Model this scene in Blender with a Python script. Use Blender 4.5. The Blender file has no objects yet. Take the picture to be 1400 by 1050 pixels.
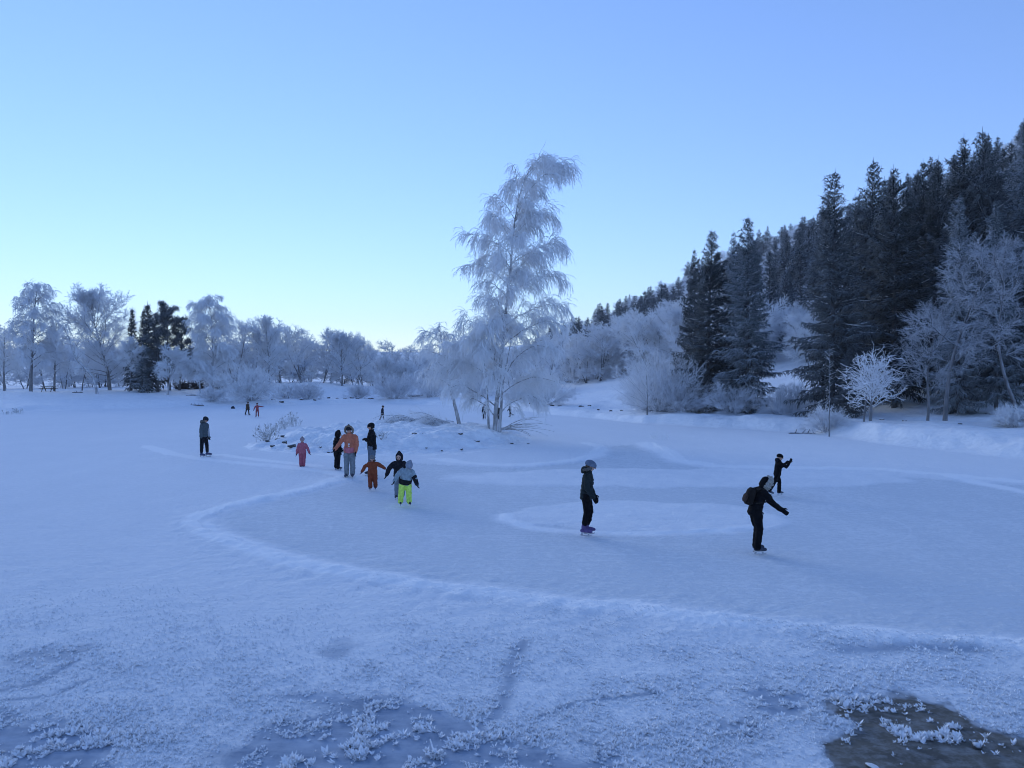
import bpy, math, random
import numpy as np
from mathutils import Vector

# ------------------------------------------------------------------ basics
SC = bpy.context.scene
COL = SC.collection
F, CX, HY, CH = 1080.0, 700.0, 515.0, 3.5      # photograph's focal length / horizon (1400 px wide), eye height


def at(px, py, z=0.0):
    """ground point at height z seen at that spot of the photograph"""
    d = (CH - z) * F / (py - HY)
    return ((px - CX) * d / F, d, z)


def sst(a, b, x):
    t = np.clip((x - a) / (b - a), 0, 1)
    return t * t * (3 - 2 * t)


def _hash(i, j, s):
    n = (i * 374761393 + j * 668265263 + s * 974634777) & 0x7fffffff
    n = ((n ^ (n >> 13)) * 1274126177) & 0x7fffffff
    return ((n ^ (n >> 16)) & 0xffff) / 65535.0


def vn(x, y, s=0):
    x = np.asarray(x, float); y = np.asarray(y, float)
    i = np.floor(x).astype(np.int64); j = np.floor(y).astype(np.int64)
    u = x - i; v = y - j
    u = u * u * (3 - 2 * u); v = v * v * (3 - 2 * v)
    return ((_hash(i, j, s) * (1 - u) + _hash(i + 1, j, s) * u) * (1 - v)
            + (_hash(i, j + 1, s) * (1 - u) + _hash(i + 1, j + 1, s) * u) * v) * 2 - 1


def fbm(x, y, s=0, o=4):
    t = 0; a = 1; n = 0
    for k in range(o):
        t = t + a * vn(x * 2 ** k, y * 2 ** k, s + k * 7); n += a; a *= .5
    return t / n


# ------------------------------------------------------------------ materials
def mat(name):
    m = bpy.data.materials.new(name); m.use_nodes = True
    nt = m.node_tree
    return m, nt, nt.nodes['Principled BSDF']


def N(nt, typ, **kw):
    n = nt.nodes.new(typ)
    for k, v in kw.items():
        setattr(n, k, v)
    return n


def noise(nt, scale, detail=4, rough=.55, src='Object', stretch=None):
    tc = N(nt, 'ShaderNodeTexCoord'); n = N(nt, 'ShaderNodeTexNoise')
    n.inputs['Scale'].default_value = scale; n.inputs['Detail'].default_value = detail
    n.inputs['Roughness'].default_value = rough
    if stretch:
        mp = N(nt, 'ShaderNodeMapping'); mp.inputs['Scale'].default_value = stretch
        nt.links.new(tc.outputs[src], mp.inputs['Vector']); nt.links.new(mp.outputs[0], n.inputs['Vector'])
    else:
        nt.links.new(tc.outputs[src], n.inputs['Vector'])
    return n.outputs['Fac']


def ramp(nt, fac, stops):
    r = N(nt, 'ShaderNodeValToRGB'); e = r.color_ramp.elements
    while len(e) < len(stops):
        e.new(.5)
    for k, (p, c) in enumerate(stops):
        e[k].position = p; e[k].color = (*c, 1) if len(c) == 3 else c
    nt.links.new(fac, r.inputs[0]); return r.outputs[0]


def mix(nt, fac, a, b, blend='MIX'):
    m = N(nt, 'ShaderNodeMix', data_type='RGBA', blend_type=blend)
    for sock, v in ((0, fac), (6, a), (7, b)):
        if isinstance(v, (int, float)):
            m.inputs[sock].default_value = v
        elif isinstance(v, tuple):
            m.inputs[sock].default_value = (*v, 1)
        else:
            nt.links.new(v, m.inputs[sock])
    return m.outputs[2]


def mth(nt, op, a, b=None, clamp=False):
    m = N(nt, 'ShaderNodeMath', operation=op, use_clamp=clamp)
    for k, v in enumerate((a, b)):
        if v is None:
            continue
        if isinstance(v, (int, float)):
            m.inputs[k].default_value = v
        else:
            nt.links.new(v, m.inputs[k])
    return m.outputs[0]


def bump(nt, bs, h, strength, dist):
    b = N(nt, 'ShaderNodeBump'); b.inputs['Strength'].default_value = strength; b.inputs['Distance'].default_value = dist
    nt.links.new(h, b.inputs['Height']); nt.links.new(b.outputs[0], bs.inputs['Normal'])


def upness(nt, lo, hi):
    g = N(nt, 'ShaderNodeNewGeometry'); s = N(nt, 'ShaderNodeSeparateXYZ')
    nt.links.new(g.outputs['Normal'], s.inputs[0])
    r = N(nt, 'ShaderNodeMapRange'); r.inputs[1].default_value = lo; r.inputs[2].default_value = hi
    nt.links.new(s.outputs[2], r.inputs[0]); return r.outputs[0]


def attr(nt, name):
    a = N(nt, 'ShaderNodeAttribute', attribute_name=name); return a.outputs['Fac']


SNOW = (.84, .86, .89)


def snow_material(name, sc=1.0, bstr=.5):
    m, nt, bs = mat(name)
    n1 = noise(nt, 2.2 * sc, 10, .75)
    nt.links.new(ramp(nt, n1, [(.3, (.80, .82, .85)), (.55, (.93, .94, .955)), (.8, (.95, .955, .965))]), bs.inputs['Base Color'])
    bs.inputs['Roughness'].default_value = .8
    bs.inputs['Specular IOR Level'].default_value = .25
    bump(nt, bs, noise(nt, 3 * sc, 9, .68), bstr, .25)
    return m


def frosted_twig_material(name, frost, core, hoar=.5):
    m, nt, bs = mat(name)
    n = noise(nt, 1.1, 3, .6)
    oi = N(nt, 'ShaderNodeObjectInfo')
    f = mth(nt, 'ADD', n, mth(nt, 'MULTIPLY', upness(nt, -.9, .9), .45))
    f = mth(nt, 'ADD', f, hoar - .55)
    f = mth(nt, 'ADD', f, mth(nt, 'MULTIPLY', mth(nt, 'SUBTRACT', oi.outputs['Random'], .5), .16), True)
    nt.links.new(ramp(nt, f, [(.12, core), (.62, frost)]), bs.inputs['Base Color'])
    bs.inputs['Roughness'].default_value = .8
    bs.inputs['Specular IOR Level'].default_value = .2
    return m


def bark_material(name, dark, light, frost=.6):
    m, nt, bs = mat(name)
    n = noise(nt, 5, 6, .6, stretch=(1, 1, .35))
    c = ramp(nt, n, [(.38, dark), (.62, light)])
    u = mth(nt, 'MULTIPLY', upness(nt, -.25, .75), noise(nt, 2.1, 4), True)
    u = mth(nt, 'MULTIPLY', u, frost * 1.9, True)
    nt.links.new(mix(nt, u, c, (.75, .78, .83)), bs.inputs['Base Color'])
    bs.inputs['Roughness'].default_value = .85
    bump(nt, bs, noise(nt, 14, 5, stretch=(1, 1, .3)), .5, .05)
    return m


def needle_material(name, dark, green, frost, amount):
    m, nt, bs = mat(name)
    oi = N(nt, 'ShaderNodeObjectInfo')
    c = ramp(nt, noise(nt, .7, 4), [(.35, dark), (.7, green)])
    f = mth(nt, 'MULTIPLY', upness(nt, -.35, .95), mth(nt, 'ADD', noise(nt, .55, 5, .65), amount - .5), True)
    f = mth(nt, 'ADD', f, mth(nt, 'MULTIPLY', mth(nt, 'SUBTRACT', oi.outputs['Random'], .5), .12))
    f = mth(nt, 'MULTIPLY', f, 1.25, True)
    nt.links.new(mix(nt, f, c, frost), bs.inputs['Base Color'])
    bs.inputs['Roughness'].default_value = .8
    bs.inputs['Specular IOR Level'].default_value = .2
    return m


M = {}
M['snow'] = snow_material('snow', 1.0, .55)
M['snow_cap'] = snow_material('snow cap', 3.0, .4)
M['twig'] = frosted_twig_material('frosted twigs', (.86, .875, .90), (.34, .35, .38), .66)
M['twig_dim'] = frosted_twig_material('frosted twigs dim', (.80, .82, .86), (.24, .25, .28), .58)
M['twig_alder'] = frosted_twig_material('frosted alder twigs', (.56, .59, .64), (.10, .105, .12), .34)
M['twig_dry'] = frosted_twig_material('dry stems', (.66, .68, .70), (.10, .085, .06), .36)
M['twig_white'] = frosted_twig_material('thickly frosted twigs', (.84, .86, .89), (.45, .46, .5), .8)
M['bark'] = bark_material('bark', (.045, .042, .045), (.13, .125, .13), .55)
M['birch'] = bark_material('birch bark', (.11, .105, .11), (.50, .50, .51), .7)
M['sprucebark'] = bark_material('spruce bark', (.03, .026, .024), (.075, .066, .06), .3)
M['needle'] = needle_material('spruce needles', (.010, .014, .011), (.030, .037, .027), (.46, .49, .53), .37)
M['needle_frost'] = needle_material('frosted spruce needles', (.03, .042, .04), (.06, .078, .07), (.62, .66, .72), .62)
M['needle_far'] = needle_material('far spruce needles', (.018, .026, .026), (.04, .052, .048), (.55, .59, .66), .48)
M['pine'] = needle_material('pine needles', (.016, .024, .02), (.042, .056, .042), (.50, .54, .60), .58)


def rock_material():
    m, nt, bs = mat('rock')
    c = ramp(nt, noise(nt, 6, 6), [(.35, (.03, .03, .032)), (.65, (.10, .098, .095))])
    nt.links.new(mix(nt, mth(nt, 'MULTIPLY', upness(nt, .55, .9), 1.0, True), c, SNOW), bs.inputs['Base Color'])
    bs.inputs['Roughness'].default_value = .8
    bump(nt, bs, noise(nt, 11, 6), .6, .05)
    return m


M['rock'] = rock_material()


def plain(name, c, rough=.8, var=.25, scale=9, bstr=.25, metal=0):
    m, nt, bs = mat(name)
    lo = tuple(v * (1 - var) for v in c); hi = tuple(min(1, v * (1 + var)) for v in c)
    nt.links.new(ramp(nt, noise(nt, scale, 5), [(.35, lo), (.65, hi)]), bs.inputs['Base Color'])
    bs.inputs['Roughness'].default_value = rough; bs.inputs['Metallic'].default_value = metal
    if bstr:
        bump(nt, bs, noise(nt, scale * 4, 4), bstr, .02)
    return m


M['wood'] = plain('weathered wood', (.07, .055, .045), .85)
M['brownleaf'] = plain('withered brown leaves', (.05, .032, .026), .85, .4)


# ------------------------------------------------------------------ objects
def tag(o, label=None, cat=None, group=None, kind=None):
    if label: o['label'] = label
    if cat: o['category'] = cat
    if group: o['group'] = group
    if kind: o['kind'] = kind
    return o


def empty(name, loc=(0, 0, 0), rz=0.0, sc=1.0):
    o = bpy.data.objects.new(name, None); COL.objects.link(o)
    o.location = loc; o.rotation_euler = (0, 0, rz); o.empty_display_size = .2
    o.scale = (sc, sc, sc) if isinstance(sc, (int, float)) else sc
    return o


def link(name, me, parent=None, loc=None, rz=0.0):
    o = bpy.data.objects.new(name, me); COL.objects.link(o)
    if parent is not None: o.parent = parent
    if loc is not None: o.location = loc
    o.rotation_euler = (0, 0, rz)
    return o


def mesh_np(name, V, Q, m, smooth=False, mi=None):
    V = np.ascontiguousarray(V, np.float32); Q = np.ascontiguousarray(Q, np.int32)
    k = Q.shape[1]
    me = bpy.data.meshes.new(name)
    me.vertices.add(len(V)); me.vertices.foreach_set('co', V.ravel())
    me.loops.add(Q.size); me.loops.foreach_set('vertex_index', Q.ravel())
    me.polygons.add(len(Q))
    me.polygons.foreach_set('loop_start', np.arange(0, Q.size, k, dtype=np.int32))
    me.polygons.foreach_set('loop_total', np.full(len(Q), k, np.int32))
    for mm in (m if isinstance(m, (list, tuple)) else [m]):
        me.materials.append(mm)
    if mi is not None:
        me.polygons.foreach_set('material_index', np.asarray(mi, np.int32))
    if smooth:
        me.polygons.foreach_set('use_smooth', np.ones(len(Q), bool))
    me.update(calc_edges=True); me.validate()
    return me


def set_attr(me, name, vals):
    a = me.attributes.new(name, 'FLOAT', 'POINT'); a.data.foreach_set('value', np.asarray(vals, np.float32))


# ------------------------------------------------------------------ terrain
_SHX = [-3000, -400, 0, 150, 300, 420, 520, 640, 760, 880, 1000, 1100, 1200, 1300, 1400, 1800, 3500]
_SHD = [45, 62, 77, 85, 93, 99, 104, 94, 72, 58, 53.5, 49, 41, 36.6, 33.5, 27, 18]


def proj(x, y):
    yy = np.maximum(y, 1.0)
    return CX + F * x / yy


def shore(px):
    return np.interp(px, _SHX, _SHD)


def terr(x, y):
    x = np.asarray(x, float); y = np.asarray(y, float)
    px = proj(x, y)
    s = y - shore(px) + 1.1 * fbm(x * .35, y * .2, 3, 3)
    B = np.interp(px, [0, 300, 500, 640, 760, 900, 1100, 1400, 2000], [.45, .6, .5, .35, .4, .6, .8, .9, .9])
    R = np.interp(px, [0, 250, 350, 430, 520, 600, 700, 800], [.9, .95, 1.6, 1.9, .9, .7, .4, 0])
    W = np.interp(px, [0, 760, 900, 1400], [4, 3, 2.6, 3.2])
    z = -0.35 + .35 * sst(-3, 0, s) + B * sst(0, W, s) + R * sst(6, 32, s)
    foot = np.interp(y, [0, 35, 60, 80, 100, 140, 200, 300, 400, 600, 2000], [60, 33, 26, 20, 14, 6, 2, -10, -25, -60, -150])
    u = x - foot
    sp = lambda t, k: np.logaddexp(0, np.clip(t / k, -50, 50)) * k
    h = .16 * sp(u, 3) + .30 * sp(u - 22, 6) - .36 * sp(u - 210, 20)
    z = z + h * sst(0, 14, s) * (1 - .8 * sst(430, 720, y))
    # distant ridge closing the valley, low rise behind the left trees
    z = z + (33 + 4 * fbm(x / 90, y / 90, 9, 4)) * np.exp(-((y - 1000) / 230) ** 2) * sst(420, 900, y)
    z = z + .0035 * np.clip(y - 160, 0, 900) * sst(400, 0, px)
    lump = .22 * fbm(x * .6, y * .6, 5, 5) + .13 * fbm(x * .09, y * .09, 11, 3)
    z = z + lump * sst(-.5, 2.5, s)
    # bank under and behind the photographer
    b = sst(5.2, 1.5, y) * sst(-1, .2, -y + 5.5)
    z = np.maximum(z, np.where(y < 5.2, -0.35 + 2.2 * sst(5.2, 0, y) , -9))
    return z


AZ = np.radians(np.concatenate([np.arange(-178, -44, 4.0), np.arange(-44, -38, .6), np.arange(-38, 38, .13),
                                np.arange(38, 44, .6), np.arange(44, 181, 4.0)]))
AZ = np.concatenate([AZ, [AZ[0] + 2 * math.pi]])


def polar(az, rad, zf, m, name):
    A, Rr = np.meshgrid(az, rad)
    X = Rr * np.sin(A); Y = Rr * np.cos(A)
    Z = zf(X, Y)
    V = np.stack([X, Y, Z], -1).reshape(-1, 3)
    na, nr = len(az), len(rad)
    i = np.arange(nr - 1)[:, None] * na + np.arange(na - 1)[None, :]
    i = i.ravel()
    Q = np.stack([i, i + 1, i + na + 1, i + na], 1)[:, ::-1]
    return mesh_np(name, V, Q, m, True), V


rad = np.concatenate([np.geomspace(.4, 25, 30), np.geomspace(25.5, 160, 330), np.geomspace(162, 1300, 170), np.geomspace(1340, 4200, 30)])
me, _ = polar(AZ, rad, terr, M['snow'], 'snow_ground')
tag(link('snow_ground', me), kind='structure', label='snow covered banks and hillside around the frozen lake')

# ------------------------------------------------------------------ frozen lake
BERMS = [  # (polyline in photo coordinates, width m, height m)
    ([(1460, 893), (1400, 886), (1300, 878), (1180, 868), (1080, 860), (1000, 851), (900, 838), (800, 828), (700, 815), (600, 801), (480, 786),
      (400, 770), (330, 747), (285, 728), (268, 716), (272, 706), (310, 693), (370, 680), (430, 666), (475, 654)], .55, .060),
    ([(200, 610), (235, 621), (300, 631), (380, 638), (450, 646), (485, 652)], .55, .030),
    ([(300, 622), (360, 630), (430, 637)], .4, .02),
    ([(600, 628), (660, 636), (720, 636), (780, 630), (818, 622), (822, 612), (800, 606)], .55, .035),
    ([(880, 606), (905, 616), (930, 630), (980, 637), (1050, 640), (1130, 640), (1200, 642), (1300, 650), (1400, 660), (1500, 670)], .7, .035),
    ([(690, 704), (695, 712), (730, 722), (800, 728), (900, 729), (990, 725), (1030, 720)], .3, .02),
    ([(1150, 640), (1280, 648), (1400, 672)], .35, .012),
]
CLEAR_POLY = [(1700, 900), (1400, 882), (1080, 856), (800, 824), (600, 797), (480, 782), (400, 766), (330, 744), (285, 726), (272, 714), (310, 696),
              (430, 670), (500, 650), (520, 630), (700, 640), (790, 632), (830, 610), (890, 606), (930, 630), (1050, 640), (1400, 662), (1700, 700)]
BARE_BROWN = [(1105, 965), (1150, 950), (1230, 945), (1300, 955), (1335, 985), (1400, 1005), (1560, 1010), (1600, 1160), (1150, 1160), (1150, 1060), (1133, 1030), (1130, 1010), (1165, 995), (1150, 978)]
BARE_BLUE = [[(-80, 985), (40, 990), (110, 1000), (135, 1015), (120, 1120), (-80, 1120)],
             [(230, 1130), (330, 1020), (400, 985), (480, 955), (560, 955), (620, 985), (660, 1015), (780, 1030), (880, 1045), (900, 1130)],
             [(1020, 945), (1050, 925), (1090, 935), (1110, 960), (1060, 968)]]
CRACKS = [([(640, 1010), (680, 980), (692, 945), (700, 915), (722, 880)], .10), ([(-20, 950), (30, 940), (70, 920), (100, 903)], .08),
          ([(-20, 965), (60, 955), (110, 935)], .05), ([(740, 985), (800, 960), (900, 948)], .06), ([(1160, 888), (1250, 886), (1330, 892)], .16)]


def inpoly(px, py, poly):
    r = np.zeros(px.shape, bool)
    for (x0, y0), (x1, y1) in zip(poly, poly[1:] + poly[:1]):
        if y0 == y1:
            continue
        c = ((y0 > py) != (y1 > py)) & (px < (x1 - x0) * (py - y0) / (y1 - y0) + x0)
        r ^= c
    return r


def polydist(X, Y, pts, reach):
    D = np.full(X.shape, 9e9)
    P = [at(a, b)[:2] for a, b in pts]
    for (x0, y0), (x1, y1) in zip(P, P[1:]):
        k = np.where((X > min(x0, x1) - reach) & (X < max(x0, x1) + reach) & (Y > min(y0, y1) - reach) & (Y < max(y0, y1) + reach))[0]
        if not len(k):
            continue
        dx, dy = x1 - x0, y1 - y0
        t = np.clip(((X[k] - x0) * dx + (Y[k] - y0) * dy) / (dx * dx + dy * dy), 0, 1)
        D[k] = np.minimum(D[k], np.hypot(X[k] - x0 - t * dx, Y[k] - y0 - t * dy))
    return D


def lake_fields(X, Y):
    """snow cover, bare ice, brown bare ice and height of the lake's surface"""
    X = X.ravel(); Y = Y.ravel()
    w = .35 * fbm(X * .8, Y * .8, 21, 4); w2 = .35 * fbm(X * .8, Y * .8, 33, 4)
    xs, ys = X + w * .5, Y + w2 * .5
    ok = Y > 2
    yy = np.where(ok, ys, 2)
    px = CX + F * xs / yy; py = HY + CH * F / yy
    snow = np.full(X.shape, .60) + .14 * fbm(X * .22, Y * .1, 41, 4) + .1 * fbm(X * 1.7, Y * .8, 43, 4)
    z = .012 * fbm(X * 1.1, Y * 1.1, 51, 4) + .007 * fbm(X * 6, Y * 6, 52, 3)
    cl = inpoly(px, py, CLEAR_POLY) & ok
    snow = np.where(cl, .10 + .14 * fbm(X * .5, Y * .25, 61, 4) + .10 * fbm(X * 3.0, Y * .9, 62, 3), snow)
    z = z + np.where(cl, 0, .012 * fbm(X * 2.6, Y * 2.6, 55, 4))
    z = np.where(cl, z * .35 - .03, z)
    scr = np.zeros(X.shape); r_ = random.Random(6)
    for _ in range(70):
        x0, y0 = r_.uniform(-9, 16), r_.uniform(11, 30); a0 = r_.uniform(-.5, .5) + (math.pi if r_.random() < .5 else 0); cv = r_.uniform(-.12, .12); pl = []
        for i in range(14):
            pl.append((CX + F * x0 / y0, HY + CH * F / y0)); x0 += math.cos(a0) * .55; y0 += math.sin(a0) * .4; a0 += cv
            if y0 < 9: break
        d = polydist(X, Y, pl, .2); scr = np.maximum(scr, np.exp(-(d / r_.uniform(.015, .03)) ** 2) * r_.uniform(.2, .6))
    snow = np.where(cl, snow + .55 * scr, snow)
    for cxp, cyp, a, b in ((3.3, 20.0, 3.5, 2.25), (6.0, 27.6, 8.3, 2.6)):
        q = ((X - cxp) / a) ** 2 + ((Y - cyp) / b) ** 2 + .35 * fbm(X * .9, Y * .9, 71, 4)
        e = sst(1.12, .9, q)
        snow = snow * (1 - e) + e * (.74 + .25 * fbm(X * 1.6, Y * 1.6, 72, 4)); z = z + e * (.028 + .02 * fbm(X * 3, Y * 3, 73, 3))
    for pts, wd, hh in BERMS:
        d = polydist(xs, ys, pts, 2.5)
        lum = .85 + .5 * fbm(X * 1.6, Y * 1.6, 81, 4)
        e = np.exp(-(d / (wd * .8)) ** 2)
        snow = np.maximum(snow, np.clip(e * 1.9 * lum, 0, 1.15)); z = z + 1.15 * hh * e * lum + .5 * hh * np.exp(-(d / (wd * 2.2)) ** 2) * fbm(X * 4, Y * 4, 83, 3)
    # skate scratches and wind streaks are in the shader; bare ice patches
    brown = np.zeros(X.shape); bare = np.zeros(X.shape)
    near = Y < 14
    jx = px + 14 * fbm(X * 3.3, Y * 3.3, 91, 4); jy = py + 9 * fbm(X * 3.3, Y * 3.3, 95, 4)
    bl = np.zeros(near.sum()); rnd_ = random.Random(2)
    offs = [(rnd_.uniform(-60, 60), rnd_.uniform(-26, 26)) for _ in range(16)]
    for p in BARE_BLUE:
        q = sum(inpoly(jx[near] + a, jy[near] + b, p).astype(float) for a, b in offs) / 16
        bl = np.maximum(bl, q)
    bl = bl + .38 * fbm(X[near] * 2.2, Y[near] * 2.2, 301, 4) * sst(0, .12, bl)
    bare[near] = sst(.12, .6, bl) * .92
    q = sum(inpoly(jx[near] + a * .45, jy[near] + b * .45, BARE_BROWN).astype(float) for a, b in offs) / 16
    brown[near] = sst(.15, .85, q + .35 * fbm(X[near] * 3, Y[near] * 3, 305, 4) * sst(0, .1, q))
    for pts, wd in CRACKS:
        d = polydist(xs, ys, pts, 1.0)
        bare = np.maximum(bare, .75 * np.exp(-(d / wd) ** 2))
    bare = np.maximum(bare, .55 * sst(.25, .5, fbm(X * .9, Y * .9, 97, 4)) * sst(13, 10, Y) * (1 - cl))
    bare = np.maximum(bare, brown)
    snow = snow * (1 - .95 * bare)
    z = z * (1 - .8 * bare) - .004 * bare
    z = z + .010 * (1 - bare) * np.abs(fbm(X * 9, Y * 9, 99, 3)) * sst(16, 8, Y)
    return snow, bare, brown, z


def ice_material():
    m, nt, bs = mat('frozen lake surface')
    sn, ba, br = attr(nt, 'snow'), attr(nt, 'bare'), attr(nt, 'brown')
    g1 = noise(nt, 7, 8, .7); g2 = noise(nt, 2.2, 6, .6, stretch=(.5, 1.6, 1))
    scr = noise(nt, 6, 3, .5, stretch=(.12, 1.8, 1))
    g3 = noise(nt, 19, 6, .75)
    f = mth(nt, 'ADD', sn, mth(nt, 'MULTIPLY', mth(nt, 'SUBTRACT', g1, .5), 1.25))
    f = mth(nt, 'ADD', f, mth(nt, 'MULTIPLY', mth(nt, 'SUBTRACT', g3, .5), .9))
    f = mth(nt, 'ADD', f, mth(nt, 'MULTIPLY', mth(nt, 'SUBTRACT', scr, .5), .35), True)
    c = ramp(nt, f, [(0, (.68, .71, .74)), (.25, (.79, .815, .84)), (.62, (.86, .875, .90)), (1, (.96, .965, .97))])
    bluish = ramp(nt, g2, [(.3, (.20, .25, .33)), (.7, (.40, .46, .55))])
    brn = ramp(nt, g2, [(.3, (.085, .078, .066)), (.7, (.19, .175, .15))])
    b2 = mth(nt, 'ADD', br, mth(nt, 'MULTIPLY', mth(nt, 'SUBTRACT', g2, .5), .3), True)
    d = mix(nt, mth(nt, 'MULTIPLY', b2, br), bluish, brn)
    k = mth(nt, 'ADD', ba, mth(nt, 'MULTIPLY', mth(nt, 'SUBTRACT', g1, .55), mth(nt, 'MULTIPLY', ba, .9)), True)
    nt.links.new(mix(nt, k, c, d), bs.inputs['Base Color'])
    r = mth(nt, 'SUBTRACT', .85, mth(nt, 'MULTIPLY', k, .15))
    r = mth(nt, 'SUBTRACT', r, mth(nt, 'MULTIPLY', mth(nt, 'SUBTRACT', 1, f), .12))
    nt.links.new(r, bs.inputs['Roughness'])
    bs.inputs['Specular IOR Level'].default_value = .0
    hgt = mth(nt, 'ADD', noise(nt, 16, 8, .72), mth(nt, 'MULTIPLY', g1, 1.3))
    hgt = mth(nt, 'MULTIPLY', hgt, mth(nt, 'ADD', .12, mth(nt, 'MULTIPLY', f, .9)))
    hgt = mth(nt, 'MULTIPLY', hgt, mth(nt, 'SUBTRACT', 1, mth(nt, 'MULTIPLY', ba, .85)))
    bump(nt, bs, hgt, .55, .05)
    return m


M['ice'] = ice_material()
rows = np.concatenate([np.geomspace(.6, 6.2, 10), CH * F / (np.arange(1120, 548, -1.0) - HY), [114, 122, 132]])
laz = np.radians(np.concatenate([np.arange(-178, -40, 4.0), np.arange(-40, -36, .5), np.arange(-36, 36, .085), np.arange(36, 40, .5), np.arange(40, 181, 4.0)]))
laz = np.concatenate([laz, [laz[0] + 2 * math.pi]])
# rows by forward distance: keep the sheet polar but scaled so that the far edge hides under the banks
A, Rr = np.meshgrid(laz, rows)
X = Rr * np.sin(A); Y = Rr * np.cos(A)
snow, bare, brown, z = lake_fields(X, Y)
V = np.stack([X.ravel(), Y.ravel(), z], -1)
na, nr = len(laz), len(rows)
i = (np.arange(nr - 1)[:, None] * na + np.arange(na - 1)[None, :]).ravel()
me = mesh_np('frozen_lake', V, np.stack([i, i + 1, i + na + 1, i + na], 1)[:, ::-1], M['ice'], True)
set_attr(me, 'snow', snow); set_attr(me, 'bare', bare); set_attr(me, 'brown', brown)
tag(link('frozen_lake', me), kind='structure', label='frozen lake with swept skating tracks between low snow ridges')

# ------------------------------------------------------------------ frost flowers on the near ice
rng = np.random.default_rng(5)


def frost_flowers():
    n = 300000
    y = 1 / rng.uniform(1 / 15.5, 1 / 6.3, n); x = rng.uniform(-.78, .78, n) * y
    sn, ba, br, z = lake_fields(x, y)
    clump = .5 + .9 * fbm(x * 2.3, y * 2.3, 121, 4)
    clump2 = fbm(x * 5.5, y * 5.5, 131, 3)
    dens = np.clip(.55 + clump * .6, .1, 1)
    tuft = np.clip((clump2 - .02) * 2.2, 0, .75) + .012
    dens = dens * (1 - np.clip(ba * 1.5, 0, 1)) + tuft * np.clip(ba * 1.5, 0, 1)
    bt = np.clip((fbm(x * 4.2, y * 4.2, 135, 4) - .03) * 2.4, 0, .7) * sst(1030, 1000, HY + CH * F / y) + .003
    dens = dens * (1 - br) + bt * br
    px = CX + F * x / y; py = HY + CH * F / y
    dens *= sst(15.5, 13.0, y)
    dens = np.where(inpoly(px, py, CLEAR_POLY), 0, dens)
    k = rng.random(n) < dens * .55
    x, y, z, ba = x[k], y[k], z[k], ba[k]
    n = len(x)
    size = (.006 + .024 * rng.random(n) ** 2.4) * (1 + .7 * (fbm(x * 1.7, y * 1.7, 141, 3))) * (1 + .5 * ba) * (.5 + .6 * sst(13.5, 8.5, y))
    q = 13
    a = rng.uniform(0, 2 * math.pi, (n, q)); el = rng.uniform(.12, 1.25, (n, q)); L = size[:, None] * rng.uniform(.35, 1.5, (n, q))
    d = np.stack([np.cos(a) * np.cos(el), np.sin(a) * np.cos(el), np.sin(el)], -1)
    s = np.stack([-np.sin(a), np.cos(a), np.zeros_like(a)], -1)
    c = np.stack([x, y, z - .003], -1)[:, None, :]
    up = np.array([0, 0, 1.0])
    w = (L * rng.uniform(.10, .26, L.shape))[..., None]
    p0 = c + 0 * d
    p1 = c + d * L[..., None] * .55 + s * w
    p2 = c + d * L[..., None] + up * (L * .05)[..., None]
    p3 = c + d * L[..., None] * .55 - s * w + up * (L * .12)[..., None]
    V = np.stack([p0, p1, p2, p3], 2).reshape(-1, 3)
    Q = np.arange(len(V)).reshape(-1, 4)
    me = mesh_np('frost_crystals', V, Q, M['frostcrystal'])
    tag(link('frost_crystals', me), kind='stuff', label='hoar frost crystals growing in tufts on the near ice', cat='frost')


M['frostcrystal'] = plain('hoar frost', (.86, .875, .90), .7, .05, 20, 0)
frost_flowers()

# ------------------------------------------------------------------ island
ISX, ISY, ISA, ISB = -6.4, 44.5, 7.6, 9.6


def isl(x, y):
    x = np.asarray(x, float); y = np.asarray(y, float)
    q = np.hypot((x - ISX) / ISA, (y - ISY) / ISB)
    q = q + .10 * fbm(x * .4, y * .4, 201, 3) + .05 * fbm(x * 1.6, y * 1.6, 203, 3)
    h = .58 * sst(1.0, .62, q) + .16 * sst(.8, .2, q)
    return h + (.26 * fbm(x * 1.1, y * 1.1, 205, 4) + .09 * fbm(x * 4.5, y * 4.5, 206, 4)) * sst(1.06, .85, q) - .05 * sst(.98, 1.1, q)


ta = np.linspace(0, 2 * math.pi, 420); tr = np.linspace(0, 1.25, 170)
T, Rr = np.meshgrid(ta, tr)
X = ISX + ISA * Rr * np.cos(T); Y = ISY + ISB * Rr * np.sin(T)
V = np.stack([X.ravel(), Y.ravel(), isl(X, Y).ravel()], -1)
i = (np.arange(169)[:, None] * 420 + np.arange(419)[None, :]).ravel()
me = mesh_np('island', V, np.stack([i, i + 420, i + 421, i + 1], 1), M['snow'], True)
tag(link('island', me), kind='structure', label='low snow covered island in the frozen lake')

# ------------------------------------------------------------------ tree building
def nrm(v):
    l = math.sqrt(v[0] ** 2 + v[1] ** 2 + v[2] ** 2) or 1
    return (v[0] / l, v[1] / l, v[2] / l)


def walk(p, d, L, n, rnd, wig=.12, grav=0.0, grav_end=None):
    pts = [p]; d = nrm(d); st = L / n
    for k in range(n):
        g = grav if grav_end is None else grav + (grav_end - grav) * k / max(1, n - 1)
        d = nrm((d[0] + rnd.gauss(0, wig), d[1] + rnd.gauss(0, wig), d[2] + rnd.gauss(0, wig) + g))
        p = (p[0] + d[0] * st, p[1] + d[1] * st, p[2] + d[2] * st)
        pts.append(p)
    return pts


def add(S, pts, r0, r1):
    n = len(pts) - 1
    for k in range(n):
        a = r0 + (r1 - r0) * k / n; b = r0 + (r1 - r0) * (k + 1) / n
        S.append((*pts[k], *pts[k + 1], a, b))


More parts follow.
